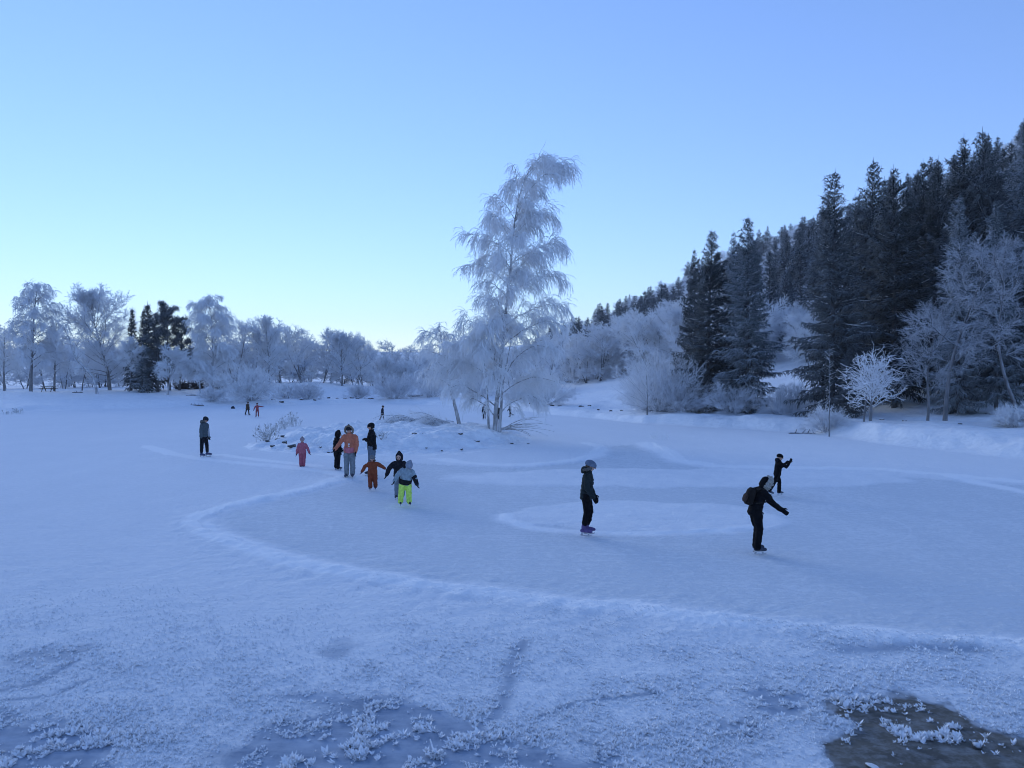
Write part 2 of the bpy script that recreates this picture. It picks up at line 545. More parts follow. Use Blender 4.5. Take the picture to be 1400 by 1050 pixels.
def tubes(S, sides=3, flat=1.0):
    S = np.asarray(S, float)
    P0, P1 = S[:, :3], S[:, 3:6]
    D = P1 - P0; D /= np.maximum(np.linalg.norm(D, axis=1, keepdims=True), 1e-9)
    ref = np.where(np.abs(D[:, 2:3]) < .9, np.array([[0, 0, 1.0]]), np.array([[1.0, 0, 0]]))
    U = np.cross(D, ref); U /= np.maximum(np.linalg.norm(U, axis=1, keepdims=True), 1e-9)
    W = np.cross(D, U) * flat
    out = []
    for P, R in ((P0, S[:, 6:7]), (P1, S[:, 7:8])):
        for k in range(sides):
            t = 2 * math.pi * (k + .25) / sides
            out.append(P + R * (math.cos(t) * U + math.sin(t) * W))
    V = np.stack(out, 1).reshape(-1, 3)
    b = np.arange(len(S))[:, None] * (2 * sides)
    Q = []
    for k in range(sides):
        k2 = (k + 1) % sides
        Q.append(np.concatenate([b + k, b + k2, b + sides + k2, b + sides + k], 1))
    Q = np.stack(Q, 1).reshape(-1, 4)
    return V, Q


def smooth_tube(pts, radii, sides=9):
    P = np.asarray(pts, float); n = len(P)
    D = np.gradient(P, axis=0); D /= np.linalg.norm(D, axis=1, keepdims=True)
    ref = np.array([0.31, .95, .05]); U = np.cross(D, ref); U /= np.linalg.norm(U, axis=1, keepdims=True)
    W = np.cross(D, U)
    t = np.arange(sides) * 2 * math.pi / sides
    V = (P[:, None, :] + np.asarray(radii)[:, None, None] * (np.cos(t)[None, :, None] * U[:, None, :] + np.sin(t)[None, :, None] * W[:, None, :])).reshape(-1, 3)
    i = np.arange(n - 1)[:, None] * sides; k = np.arange(sides)[None, :]; k2 = (k + 1) % sides
    Q = np.stack([i + k, i + k2, i + sides + k2, i + sides + k], -1).reshape(-1, 4)
    return V, Q


def join(parts):
    Vs, Qs, o = [], [], 0
    for V, Q in parts:
        Vs.append(V); Qs.append(Q + o); o += len(V)
    return np.concatenate(Vs), np.concatenate(Qs)


def along(pts, t):
    n = len(pts) - 1; x = t * n; k = min(int(x), n - 1); f = x - k
    a, b = pts[k], pts[k + 1]
    return (a[0] + (b[0] - a[0]) * f, a[1] + (b[1] - a[1]) * f, a[2] + (b[2] - a[2]) * f), nrm((b[0] - a[0], b[1] - a[1], b[2] - a[2]))


def side_dir(d, rnd, spread):
    """a direction turned away from d by about spread radians, any way round"""
    a = nrm((rnd.gauss(0, 1), rnd.gauss(0, 1), rnd.gauss(0, 1)))
    dot = a[0] * d[0] + a[1] * d[1] + a[2] * d[2]
    o = nrm((a[0] - dot * d[0], a[1] - dot * d[1], a[2] - dot * d[2]))
    c, s = math.cos(spread), math.sin(spread)
    return (d[0] * c + o[0] * s, d[1] * c + o[1] * s, d[2] * c + o[2] * s)


def hang(TW, p, d, L, rnd, r=.011, side=3):
    pts = walk(p, d, L, 4, rnd, .10, -.38)
    add(TW, pts, r, r * .55)
    for _ in range(side):
        q, dd = along(pts, rnd.uniform(.2, .95))
        e = side_dir(dd, rnd, .55)
        l = rnd.uniform(.12, .38)
        add(TW, walk(q, (e[0], e[1], e[2] - .5), l, 1, rnd, .05), r * .75, r * .35)


def weeping(seed, trunk_pts, prof, r0, nl=40, hmin=.14, hangL=(.7, 1.7), dens=1.0, rt=.011, rise=.55, limbs=()):
    """weeping birch: trunk path, prof = [(height, reach to -x, reach to +x)]"""
    rnd = random.Random(seed)
    H = trunk_pts[-1][2]
    TR = [smooth_tube(trunk_pts, [r0 * (1 - .93 * (p[2] / H) ** .9) for p in trunk_pts])]
    LS, TW = [], []
    hs = [p[0] for p in prof]; lf = [p[1] for p in prof]; rt_ = [p[2] for p in prof]
    tz = [p[2] for p in trunk_pts]
    jobs = []
    for (z, cx_, reach, up) in limbs:
        jobs.append((z, math.atan2(rnd.uniform(-.45, .45), cx_), reach, up))
    for k in range(nl):
        t = hmin + (1 - hmin) * ((k + rnd.uniform(.0, 1)) / nl) ** .92
        z = t * H * .97
        phi = (1 if k % 2 else -1) * math.pi / 2 + rnd.uniform(-.75, .75) if limbs else k * 2.399 + rnd.uniform(-.5, .5)
        c = math.cos(phi)
        zt = z + .05 * H
        l, r = np.interp(zt, hs, lf), np.interp(zt, hs, rt_)
        reach = (r if c > 0 else l) * abs(c) + (1 - abs(c)) * .5 * (l + r)
        reach = max(.3, reach * rnd.uniform(.62, .95))
        jobs.append((z, phi, reach, rise * reach * rnd.uniform(.7, 1.1)))
    for (z, phi, reach, up) in jobs:
        t = z / H
        x0 = float(np.interp(z, tz, [p[0] for p in trunk_pts])); y0 = float(np.interp(z, tz, [p[1] for p in trunk_pts]))
        pts = []; wx = wy = wz = 0
        for i in range(9):
            q = i / 8
            pts.append((x0 + math.cos(phi) * reach * q + wx, y0 + math.sin(phi) * reach * q + wy, z + up * (1 - (1 - q) ** 2.2) - .12 * reach * max(0, q - .75) ** 1.2 * 4 + wz))
            wx += rnd.gauss(0, .035) * reach ** .5; wy += rnd.gauss(0, .05) * reach ** .5; wz += rnd.gauss(0, .025) * reach ** .5
        add(LS, pts, r0 * .30 * (1 - t * .6), .012)
        n2 = max(5, int(reach * 6.0 * dens) + 3)
        for j in range(n2):
            tt = .2 + .8 * (j + rnd.random()) / n2
            q, dd = along(pts, min(tt, 1))
            e = side_dir(dd, rnd, rnd.uniform(.4, .95))
            sl = (.35 + .5 * (1 - tt)) * min(1.6, reach * .55) * rnd.uniform(.6, 1.2)
            sp = walk(q, (e[0], e[1], e[2] + .15), sl, 4, rnd, .1, .0, -.35)
            add(TW, sp, .016, .009)
            for i in range(max(5, int(sl * 11 * dens))):
                qq, d3 = along(sp, rnd.uniform(.1, 1))
                e3 = side_dir(d3, rnd, rnd.uniform(.3, .9))
                hang(TW, qq, (e3[0], e3[1], e3[2] - .1), rnd.uniform(*hangL) * (.55 + .45 * min(1, reach / 2.5)), rnd, rt)
        q, dd = along(pts, 1)
        for i in range(4):
            hang(TW, q, side_dir(dd, rnd, .4), rnd.uniform(*hangL) * .8, rnd, rt)
    TR.append(tubes(LS, 5))
    return join(TR), tubes(TW, 3)


def broad(seed, H, R, r0=.16, stems=1, lean=(0, 0), fork=.35, shape=.6, n1=22, n2=10, n3=8, droop=-.02, rt=.011, twl=(.35, .8), clear=.2, sub=4, upright=.8):
    """round crowned bare tree with frosted twigs"""
    rnd = random.Random(seed)
    TR, LS, TW = [], [], []
    for s in range(stems):
        a = rnd.uniform(0, 6.28)
        ox, oy = (0, 0) if stems == 1 else (.25 * math.cos(a), .25 * math.sin(a))
        dirn = (lean[0] + (0 if stems == 1 else .28 * math.cos(a) + rnd.gauss(0, .08)), lean[1] + (0 if stems == 1 else .28 * math.sin(a)), 1)
        hh = H * (.93 if stems == 1 else rnd.uniform(.75, .95))
        tp = walk((ox, oy, -.25), dirn, hh, 12, rnd, .05, .03)
        rr0 = r0 / math.sqrt(stems)
        TR.append(smooth_tube(tp, [rr0 * (1.12 if k == 0 else 1 - .93 * k / 12) for k in range(13)], 8))
        m1 = max(6, n1 // stems)
        for k in range(m1):
            t = clear + (1 - clear) * (k + rnd.random()) / m1
            q, d0 = along(tp, t)
            phi = k * 2.399 + rnd.uniform(-.6, .6)
            # half width of an egg shaped crown at this height
            u = (t - clear) / (1 - clear)
            wid = R * (max(0.03, 1 - (abs(u - .36) / (.66 if u > .36 else .55)) ** 2.0)) ** shape
            el = upright * (.35 + .85 * u)
            L = max(.5, wid * rnd.uniform(.8, 1.12) / max(.5, math.cos(min(1.25, el))))
            L = min(L, R * 1.5, max(.5, (H * 1.0 - q[2]) / max(.25, math.sin(el))))
            d = (math.cos(phi) * math.cos(el) + d0[0] * .3, math.sin(phi) * math.cos(el) + d0[1] * .3, math.sin(el))
            pts = walk(q, d, L, 6, rnd, .13, .05 if droop > -.05 else 0, droop * 4)
            add(LS, pts, rr0 * .28 * (1 - .6 * t), .012)
            for j in range(n2):
                tt = .18 + .82 * (j + rnd.random()) / n2
                q2, d2 = along(pts, min(tt, 1)); e = side_dir(d2, rnd, rnd.uniform(.35, .95))
                sl = L * rnd.uniform(.22, .42) * (1.15 - .5 * tt)
                sp = walk(q2, (e[0], e[1], e[2] + .12), max(.3, sl), 4, rnd, .14, droop)
                add(TW, sp, .017, .009)
                for i in range(n3):
                    q3, d3 = along(sp, rnd.uniform(.12, 1)); e3 = side_dir(d3, rnd, rnd.uniform(.3, .95))
                    tp3 = walk(q3, e3, rnd.uniform(*twl), 2, rnd, .14, droop * 1.5)
                    add(TW, tp3, rt, rt * .6)
                    for _ in range(sub):
                        q4, d4 = along(tp3, rnd.uniform(.25, 1)); e4 = side_dir(d4, rnd, rnd.uniform(.4, .9))
                        add(TW, walk(q4, (e4[0], e4[1], e4[2] + droop), rnd.uniform(.12, .32), 1, rnd, 0), rt * .8, rt * .4)
    if LS:
        TR.append(tubes(LS, 5))
    return join(TR), tubes(TW, 3)


def bush(seed, H, R, stems=40, n2=7, n3=4, rt=.009, droop=-.03):
    rnd = random.Random(seed)
    ST, TW = [], []
    for s in range(stems):
        a = s * 2.399; el = rnd.uniform(.35, 1.5)
        L = H * math.sin(el) + R * math.cos(el); L *= rnd.uniform(.75, 1.08)
        b = rnd.random() * R * .25
        pts = walk((b * math.cos(a), b * math.sin(a), -.1), (math.cos(a) * math.cos(el), math.sin(a) * math.cos(el), math.sin(el)), L, 6, rnd, .09, droop)
        add(ST, pts, .015, .006)
        for j in range(n2):
            q, d = along(pts, rnd.uniform(.22, 1)); e = side_dir(d, rnd, rnd.uniform(.3, .8))
            sp = walk(q, e, L * rnd.uniform(.18, .38), 3, rnd, .12, droop); add(TW, sp, rt * 1.1, rt * .7)
            for i in range(n3):
                q3, d3 = along(sp, rnd.uniform(.15, 1)); e3 = side_dir(d3, rnd, rnd.uniform(.3, .9))
                tw_ = walk(q3, e3, rnd.uniform(.15, .45), 2, rnd, .1); add(TW, tw_, rt, rt * .5)
                for _ in range(2):
                    q4, d4 = along(tw_, rnd.uniform(.2, 1)); add(TW, walk(q4, side_dir(d4, rnd, .7), rnd.uniform(.08, .24), 1, rnd), rt * .8, rt * .4)
    return tubes(ST, 4), tubes(TW, 3)


def spruce(seed, H, R, whorl=.42, per=6, nsh=9, sub=3, rs=.05, clear=.05, ragged=.25, droop=.0, hangl=1.0):
    rnd = random.Random(seed)
    BR, NE, SN = [], [], []
    tp = walk((0, 0, -.3), (0, 0, 1), H + .3, 10, rnd, .008, .02)
    r0 = .010 * H + .03
    tr = smooth_tube(tp, [r0 * (1 - .97 * k / 10) for k in range(11)], 9)
    z = H * clear; k = 0
    sector = [rnd.uniform(.62, 1.16) for _ in range(15)]
    while z < H - .35:
        u = z / H
        prof = (1 - u) ** .62 * (1 if u > .14 else .74 + .26 * u / .14)
        prof = min(prof, 3.0 * (1 - u))
        m = per if u < .82 else max(4, per - 3)
        for j in range(m):
            phi = k * 1.1 + j * 2 * math.pi / m + rnd.uniform(-.35, .35)
            sec = sector[int((phi % 6.283) / 6.284 * 3) * 5 + min(4, int(u * 5))]
            L = R * prof * sec * rnd.uniform(1 - ragged, 1 + ragged * .6) + .06
            if rnd.random() < .12: L *= rnd.uniform(.2, .6)
            elif rnd.random() < .05: L *= 1.22
            zz = z + rnd.uniform(-.5, .5) * whorl * (1 - .6 * u)
            q = (tp[0][0] + (tp[-1][0] - tp[0][0]) * u, tp[0][1] + (tp[-1][1] - tp[0][1]) * u, zz)
            el = (.75 * u ** 1.6 - .30 * (1 - u)) + droop + rnd.gauss(0, .08)
            pts = walk(q, (math.cos(phi) * math.cos(el), math.sin(phi) * math.cos(el), math.sin(el)), L, 6, rnd, .06, -.08 * (1 - u), .16)
            add(BR, pts, .03 * (1 - .6 * u) * (H / 20) + .006, .006)
            add(NE, pts[1:], rs * .9, rs * .3)
            if rnd.random() < .16 and L > 1.2:
                SN.append([(p[0], p[1], p[2] + .04) for p in pts[2:]])
            ns = max(3, int(nsh * L / 2.0))
            f = min(1, .35 + L / 2.2)
            for i in range(ns):
                t = .15 + .85 * (i + rnd.random()) / ns
                q2, d2 = along(pts, min(t, 1))
                sgn = 1 if i % 2 else -1
                sx, sy = -math.sin(phi) * sgn, math.cos(phi) * sgn
                sl = (.14 + .30 * (1 - t)) * min(2.4, L) * rnd.uniform(.6, 1.3) + .08
                e = (d2[0] * .8 + sx * .7, d2[1] * .8 + sy * .7, d2[2] - .10 + rnd.gauss(0, .14))
                sp = walk(q2, e, sl, 2, rnd, .1, -.16)
                add(NE, sp, rs * f, rs * .3)
                for h in range(sub):
                    q3, d3 = along(sp, rnd.uniform(.05, 1)); e3 = side_dir(d3, rnd, .7)
                    add(NE, walk(q3, (e3[0] * .7, e3[1] * .7, e3[2] - .75 * (1 - .6 * u)), rnd.uniform(.16, .52) * f * hangl, 1, rnd, .05), rs * .8 * f, rs * .15)
        z += whorl * (1.0 - .45 * u) * rnd.uniform(.75, 1.25); k += 1
    add(NE, [(tp[-1][0], tp[-1][1], H - .6), (tp[-1][0], tp[-1][1], H + .25)], rs * .7, .01)
    sn = None
    if SN:
        S2 = []
        for p in SN: add(S2, p, .05, .015)
        sn = tubes(S2, 5, .6)
    return join([tr, tubes(BR, 4)]), tubes(NE, 3), sn


def pine(seed, H, R, n1=26, clear=.35, rs=.06):
    rnd = random.Random(seed)
    tp = walk((0, 0, -.3), (rnd.gauss(0, .04), 0, 1), H * .97, 10, rnd, .035, .03)
    r0 = .016 * H + .04
    parts = [smooth_tube(tp, [r0 * (1 - .9 * k / 10) for k in range(11)], 9)]
    LS, NE = [], []
    for k in range(n1):
        u = (k + rnd.random()) / n1; t = clear + (1 - clear) * u
        q, d0 = along(tp, min(t, 1)); phi = k * 2.399 + rnd.uniform(-.5, .5)
        L = R * (1 - .62 * u ** 1.7) * rnd.uniform(.65, 1.1) * (.75 + .25 * min(1, u * 4))
        el = .1 + .75 * u
        pts = walk(q, (math.cos(phi) * math.cos(el), math.sin(phi) * math.cos(el), math.sin(el)), L, 6, rnd, .14, .04)
        add(LS, pts, r0 * .3 * (1 - .5 * u), .02)
        for j in range(9):
            q2, d2 = along(pts, .35 + .65 * (j + rnd.random()) / 9)
            e = side_dir(d2, rnd, rnd.uniform(.2, 1.0))
            sp = walk(q2, (e[0], e[1], e[2] + .35), rnd.uniform(.25, .65), 2, rnd, .1, .06)
            add(LS, sp, .018, .01)
            c = sp[-1]
            for h in range(22):
                a = nrm((rnd.gauss(0, 1), rnd.gauss(0, 1), rnd.gauss(.35, .9)))
                l = rnd.uniform(.22, .48)
                b = (c[0] + rnd.gauss(0, .16), c[1] + rnd.gauss(0, .16), c[2] + rnd.gauss(0, .1))
                NE.append((*b, b[0] + a[0] * l, b[1] + a[1] * l, b[2] + a[2] * l, rs * .42, .010))
    parts.append(tubes(LS, 5))
    return join(parts), tubes(NE, 3)


def plant_thing(name, built, loc, rz, label, cat, group, mt, mc, sc=1.0, msn=None, parts=('trunk', 'crown'), smooth_trunk=True):
    root = empty(name, loc, rz, sc)
    tag(root, label, cat, group)
    a = link(parts[0], mesh_np(name + '_' + parts[0], *built[0], mt, smooth_trunk), root)
    b = link(parts[1], mesh_np(name + '_' + parts[1], *built[1], mc), root)
    return root


def copy_thing(root, loc, rz, sc, label=None, group=None):
    r = root.copy(); COL.objects.link(r)
    r.location = loc; r.rotation_euler = (0, 0, rz); r.scale = (sc, sc, sc) if isinstance(sc, (int, float)) else sc
    if label: r['label'] = label
    if group: r['group'] = group
    for ch in list(root.children):
        c = ch.copy(); COL.objects.link(c); c.parent = r
    return r


def gz(x, y):
    return float(terr(x, y))


def ground_at(px, d):
    x = (px - CX) * d / F
    return (x, d, gz(x, d))


def height_for(py_top, d, zbase):
    return CH + (HY - py_top) * d / F - zbase

# ------------------------------------------------------------------ the island's birches
bx, by = at(676, 591, .4)[:2]; bz = float(isl(bx, by)) - .05
bd = by


def up_pt(px, py, d=bd):
    return ((px - CX) * d / F - bx, CH + (HY - py) * d / F - bz)


tpx = [(676, 595), (678, 560), (682, 520), (686, 480), (690, 440), (694, 405), (698, 370), (700, 335), (704, 300), (710, 268), (718, 243), (732, 225), (748, 214)]
tp = []
for k, (a, b) in enumerate(tpx):
    X_, Z_ = up_pt(a, b); tp.append((X_, .12 * math.sin(k * .9), Z_))
tp[0] = (tp[0][0], 0, -.3)
sil = [(214, 730, 778), (225, 706, 796), (245, 694, 776), (262, 664, 762), (285, 668, 768), (312, 634, 766), (332, 634, 782), (352, 652, 768), (370, 640, 770),
       (395, 652, 772), (415, 650, 764), (440, 628, 776), (470, 606, 772), (500, 610, 764), (530, 612, 768), (560, 628, 750), (595, 650, 720)]
prof = []
for py, l, r in reversed(sil):
    X0 = np.interp(-py, [-q[1] for q in tpx], [q[0] for q in tpx])
    prof.append((up_pt(0, py)[1], (X0 - l) * bd / F, (r - X0) * bd / F))
limbs = []
for a_py, t_px, t_py in ((352, 641, 316), (392, 642, 358), (372, 652, 345), (300, 668, 268), (272, 700, 226), (322, 672, 296), (436, 652, 404), (470, 628, 432), (500, 612, 462), (530, 604, 492), (556, 616, 528), (410, 658, 384), (570, 640, 545),
                         (362, 776, 332), (330, 766, 290), (286, 760, 244), (250, 772, 218), (232, 790, 219), (412, 768, 374), (446, 770, 410), (476, 772, 440), (516, 766, 474), (545, 762, 512), (572, 748, 540), (390, 740, 352), (306, 738, 262)):
    x0_ = np.interp(-a_py, [-q[1] for q in tpx], [q[0] for q in tpx]); z_ = up_pt(0, a_py)[1]
    limbs.append((z_, 1 if t_px > x0_ else -1, abs(t_px - x0_) * bd / F, max(.15, (a_py - t_py) * bd / F)))
built = weeping(11, tp, prof, .14, nl=32, hmin=.14, hangL=(.28, 1.0), dens=1.4, rt=.0125, rise=.45, limbs=limbs)
# the second, thinner stem beside it and low arching shoots at the foot
rnd = random.Random(77)
st2 = walk((.28, -.1, -.2), (.03, 0, 1), 5.2, 8, rnd, .03, .02)
ex, tw2 = [], []
for k in range(16):
    a = rnd.uniform(-.5, .9)
    p = walk((.3 + rnd.uniform(-.1, .3), rnd.uniform(-.3, .3), .05), (math.cos(a) * .9 + .35, math.sin(a) * .8, rnd.uniform(.25, 1.0)), rnd.uniform(1.4, 3.3), 7, rnd, .05, -.10)
    add(ex, p, .02, .007)
    for j in range(5):
        q, d = along(p, rnd.uniform(.3, 1)); add(tw2, walk(q, side_dir(d, rnd, .5), rnd.uniform(.2, .5), 2, rnd, .08, -.05), .008, .004)
for k in range(4):
    X_, Y_ = -.35 + k * .06, .1 * k
    ex += []
st3 = walk((-.30, .15, -.2), (-.04, 0, 1), 4.4, 8, rnd, .03, .02)
built = (join([built[0], smooth_tube(st2, [.105 * (1 - .8 * k / 8) for k in range(9)]), smooth_tube(st3, [.08 * (1 - .8 * k / 8) for k in range(9)]), tubes(ex, 4)]),
         join([built[1], tubes(tw2, 3)]))
plant_thing('birch_tree', built, (bx, by, bz), 0, 'tallest birch with hanging frosted twigs in the middle of the island', 'tree', 'birches on the island', M['birch'], M['twig'])

lx, ly = at(629, 586, .45)[:2]; lz = float(isl(lx, ly)) - .05


def up2(px, py):
    return ((px - CX) * ly / F - lx, CH + (HY - py) * ly / F - lz)


tpx = [(629, 589), (626, 572), (621, 552), (615, 530), (610, 505), (606, 480), (602, 460), (599, 444)]
tp = [(up2(a, b)[0], .05 * k, up2(a, b)[1]) for k, (a, b) in enumerate(tpx)]
tp[0] = (tp[0][0], 0, -.3)
sil = [(444, 585, 612), (455, 566, 622), (468, 560, 636), (485, 566, 648), (505, 564, 655), (525, 566, 655), (545, 572, 650), (589, 600, 640)]
prof = []
for py, l, r in reversed(sil):
    X0 = np.interp(-py, [-q[1] for q in tpx], [q[0] for q in tpx])
    prof.append((up2(0, py)[1], (X0 - l) * ly / F, (r - X0) * ly / F))
built = weeping(23, tp, prof , .12, nl=24, hmin=.36, hangL=(.3, 1.0), dens=.8, rt=.011, rise=.35)
plant_thing('birch_tree', built, (lx, ly, lz), 0, 'smaller leaning birch with drooping frosted twigs left of the tallest birch', 'tree', 'birches on the island', M['birch'], M['twig'])

# fallen frosted branches on the island
rnd = random.Random(5)
for (p0, p1, py_, h, lab) in ((528, 580, 583, .95, 'heap of fallen frosted branches at the left end of the brushwood on the island'),
                              (570, 626, 584, .8, 'heap of fallen frosted branches at the foot of the leaning birch')):
    cx_, cy_ = at((p0 + p1) / 2, py_, .5)[:2]; cz_ = float(isl(cx_, cy_))
    wm = (p1 - p0) * cy_ / F / 2
    ST, TW = [], []
    for k in range(26):
        sx = rnd.uniform(-.2, 1.0) * wm; a = math.pi + rnd.gauss(0, .5)
        p = walk((sx, rnd.uniform(-.8, .8), rnd.uniform(.0, .25)), (math.cos(a), math.sin(a) * .5, rnd.uniform(.15, .95)), rnd.uniform(1.0, 2.3), 8, rnd, .07, -.16)
        add(ST, p, .028, .009)
        for j in range(11):
            q, d = along(p, rnd.uniform(.15, 1)); s2 = walk(q, side_dir(d, rnd, rnd.uniform(.4, .9)), rnd.uniform(.3, .8), 3, rnd, .1, -.12)
            add(TW, s2, .011, .006)
            for i in range(4):
                q3, d3 = along(s2, rnd.random()); add(TW, walk(q3, side_dir(d3, rnd, .6), rnd.uniform(.12, .35), 2, rnd, .1, -.1), .008, .004)
    root = plant_thing('fallen_branches', (tubes(ST, 5), tubes(TW, 3)), (cx_, cy_, cz_ - .05), 0, lab, 'branches', None, M['twig_alder'], M['twig_white'], parts=('limbs', 'twigs'))
    root['group'] = 'brushwood on the island'

# ------------------------------------------------------------------ spruces at the right
NEAR = [spruce(101, 20, 3.6, whorl=.50, per=8, nsh=14, sub=4, rs=.042, ragged=.38), spruce(102, 20, 3.3, whorl=.54, per=8, nsh=14, sub=4, rs=.042, ragged=.42),
        spruce(103, 20, 3.5, whorl=.60, per=8, nsh=14, sub=4, rs=.042, ragged=.40, clear=.10)]
_meshes = []
for k, b in enumerate(NEAR):
    V, Q = join([b[1], b[2]]); mi = np.concatenate([np.zeros(len(b[1][1])), np.ones(len(b[2][1]))])
    _meshes.append((mesh_np('near_spruce_trunk', *b[0], M['sprucebark'], True), mesh_np('near_spruce_crown', V, Q, [M['needle'], M['snow_cap']], False, mi)))
_frost = [(a, b.copy()) for a, b in _meshes]
for _, b in _frost:
    b.materials[0] = M['needle_frost']


def near_spruce(px, d, top, variant, label, frosty=False, wide=1.0, rz=0.0, group='spruces along the right bank'):
    loc = ground_at(px, d)
    h = height_for(top, d, loc[2]); s = h / 20.25
    ms = (_frost if frosty else _meshes)[variant % 3]
    root = empty('spruce_tree', (loc[0], loc[1], loc[2] - .1), rz, (s * wide, s * wide, s))
    tag(root, label, 'tree', group)
    link('trunk', ms[0], root); link('crown', ms[1], root)
    return root


near_spruce(967, 64, 310, 1, 'dark spruce with two close tops standing left of the paler spruce', wide=1.15, rz=.4)
near_spruce(950, 67, 336, 2, 'slim dark spruce at the left edge of the pair beside the snowy slope', wide=.8, rz=2.1)
near_spruce(1021, 61, 291, 0, 'pale green grey spruce with open top beside the snowy clearing', True, wide=1.12, rz=1.0)
near_spruce(1003, 66, 312, 2, 'slim spruce half hidden behind the pale green grey spruce', True, wide=.8, rz=3.0)
near_spruce(1138, 54, 228, 0, 'broad dark spruce with snow on low branches right of the clearing', wide=1.08, rz=.2)
near_spruce(1188, 62, 213, 1, 'tall narrow spruce just right of the broad dark spruce', wide=1.0, rz=.9)
near_spruce(1223, 57, 223, 2, 'frost greyed spruce with wide top behind the small white tree', wide=1.15, rz=2.5)
near_spruce(1262, 66, 215, 0, 'dark spruce in the dip of the treetop line behind the frosted alder', wide=.9, rz=1.9)
near_spruce(1284, 64, 212, 1, 'slender spruce beside the dip of the treetop line', wide=.85, rz=4.2)
near_spruce(1317, 57, 180, 2, 'tall spruce with blunt top left of the tallest spruce', wide=.95, rz=.6)
near_spruce(1349, 56, 172, 1, 'tallest spruce with pointed top near the right edge', wide=1.05, rz=3.6)
near_spruce(1310, 50, 262, 0, 'frost covered spruce in front of the tall blunt topped spruce', True, wide=.85, rz=5.1)
near_spruce(1362, 49, 268, 2, 'frost covered spruce below the tallest spruce', True, wide=.8, rz=1.3)
near_spruce(1400, 60, 160, 0, 'spruce cut by the right edge of the view', True, wide=1.0, rz=2.2)
near_spruce(1170, 66, 262, 2, 'shaded spruce filling the gap behind the broad dark spruce', wide=1.0, rz=2.8)
near_spruce(1245, 68, 232, 1, 'shaded spruce in the second row behind the frost greyed spruce', wide=.95, rz=.1)
near_spruce(1206, 70, 240, 0, 'shaded spruce in the second row behind the tall narrow spruce', wide=.95, rz=5.5)
near_spruce(1385, 72, 190, 1, 'shaded spruce in the second row right of the tallest spruce', wide=1.1, rz=4.0)
near_spruce(1440, 52, 150, 2, 'spruce just beyond the right edge', wide=1.1, rz=4.0)
near_spruce(1160, 51, 470, 1, 'young spruce low beside the broad dark spruce', wide=1.3, rz=1.0)
near_spruce(1335, 66, 250, 1, 'shaded spruce in the second row behind the tall blunt topped spruce', wide=1.0, rz=2.0)

# frosted broadleaf trees in front of the spruces
b = broad(301, 10.0, 2.3, .13, 1, (.0, 0), n1=20, n2=8, n3=6, rt=.0095, clear=.34, twl=(.3, .7))
loc = ground_at(1292, 45)
plant_thing('alder_tree', b, loc, 0, 'frosted slender alder in front of the dark spruces', 'tree', 'frosted broadleaf trees on the right bank', M['bark'], M['twig_alder'])
b = broad(302, 10.2, 1.9, .11, 1, (-.20, .05), n1=17, n2=8, n3=6, rt=.0095, clear=.38, twl=(.3, .7))
loc = ground_at(1397, 42)
plant_thing('alder_tree', b, loc, 0, 'frosted alder leaning left at the right edge', 'tree', 'frosted broadleaf trees on the right bank', M['bark'], M['twig_alder'])
b = broad(303, 6.5, 1.6, .09, 1, (.05, 0), n1=18, n2=7, n3=6, clear=.3, rt=.010)
loc = ground_at(1268, 46)
plant_thing('alder_tree', b, loc, 0, 'small frosted alder with twin stem left of the slender alder', 'tree', 'frosted broadleaf trees on the right bank', M['bark'], M['twig_alder'])

# small white tree with thick frosted branches
rnd = random.Random(31)
LS, TW = [], []
tp = walk((0, 0, -.2), (.02, 0, 1), 2.3, 6, rnd, .03)
trk = smooth_tube(tp, [.075, .07, .062, .055, .05, .045, .04])
tp_b = walk((-.25, .1, -.2), (.02, 0, 1), 1.5, 4, rnd, .03)
for k in range(46):
    q, d = along(tp, .34 + .66 * (k + rnd.random()) / 46)
    a = k * 2.399; el = rnd.uniform(.25, 1.3)
    p = walk(q, (math.cos(a) * math.cos(el), math.sin(a) * math.cos(el), math.sin(el)), rnd.uniform(.9, 1.65), 7, rnd, .17, .05)
    add(LS, p, .018, .010)
    for j in range(8):
        q2, d2 = along(p, rnd.uniform(.25, 1)); p2 = walk(q2, side_dir(d2, rnd, rnd.uniform(.5, 1.1)), rnd.uniform(.25, .65), 3, rnd, .2)
        add(TW, p2, .013, .008)
        for i in range(3):
            q3, d3 = along(p2, rnd.uniform(.3, 1)); add(TW, walk(q3, side_dir(d3, rnd, .7), rnd.uniform(.1, .28), 1, rnd), .010, .006)
loc = ground_at(1190, 46.5)
root = plant_thing('young_tree', (join([trk, smooth_tube(tp_b, [.04] * 5)]), join([tubes(LS, 5), tubes(TW, 4)])), loc, 0, 'small round tree with thick white frosted branches on the right bank', 'tree', None, M['bark'], M['twig_dim'], 1.28)
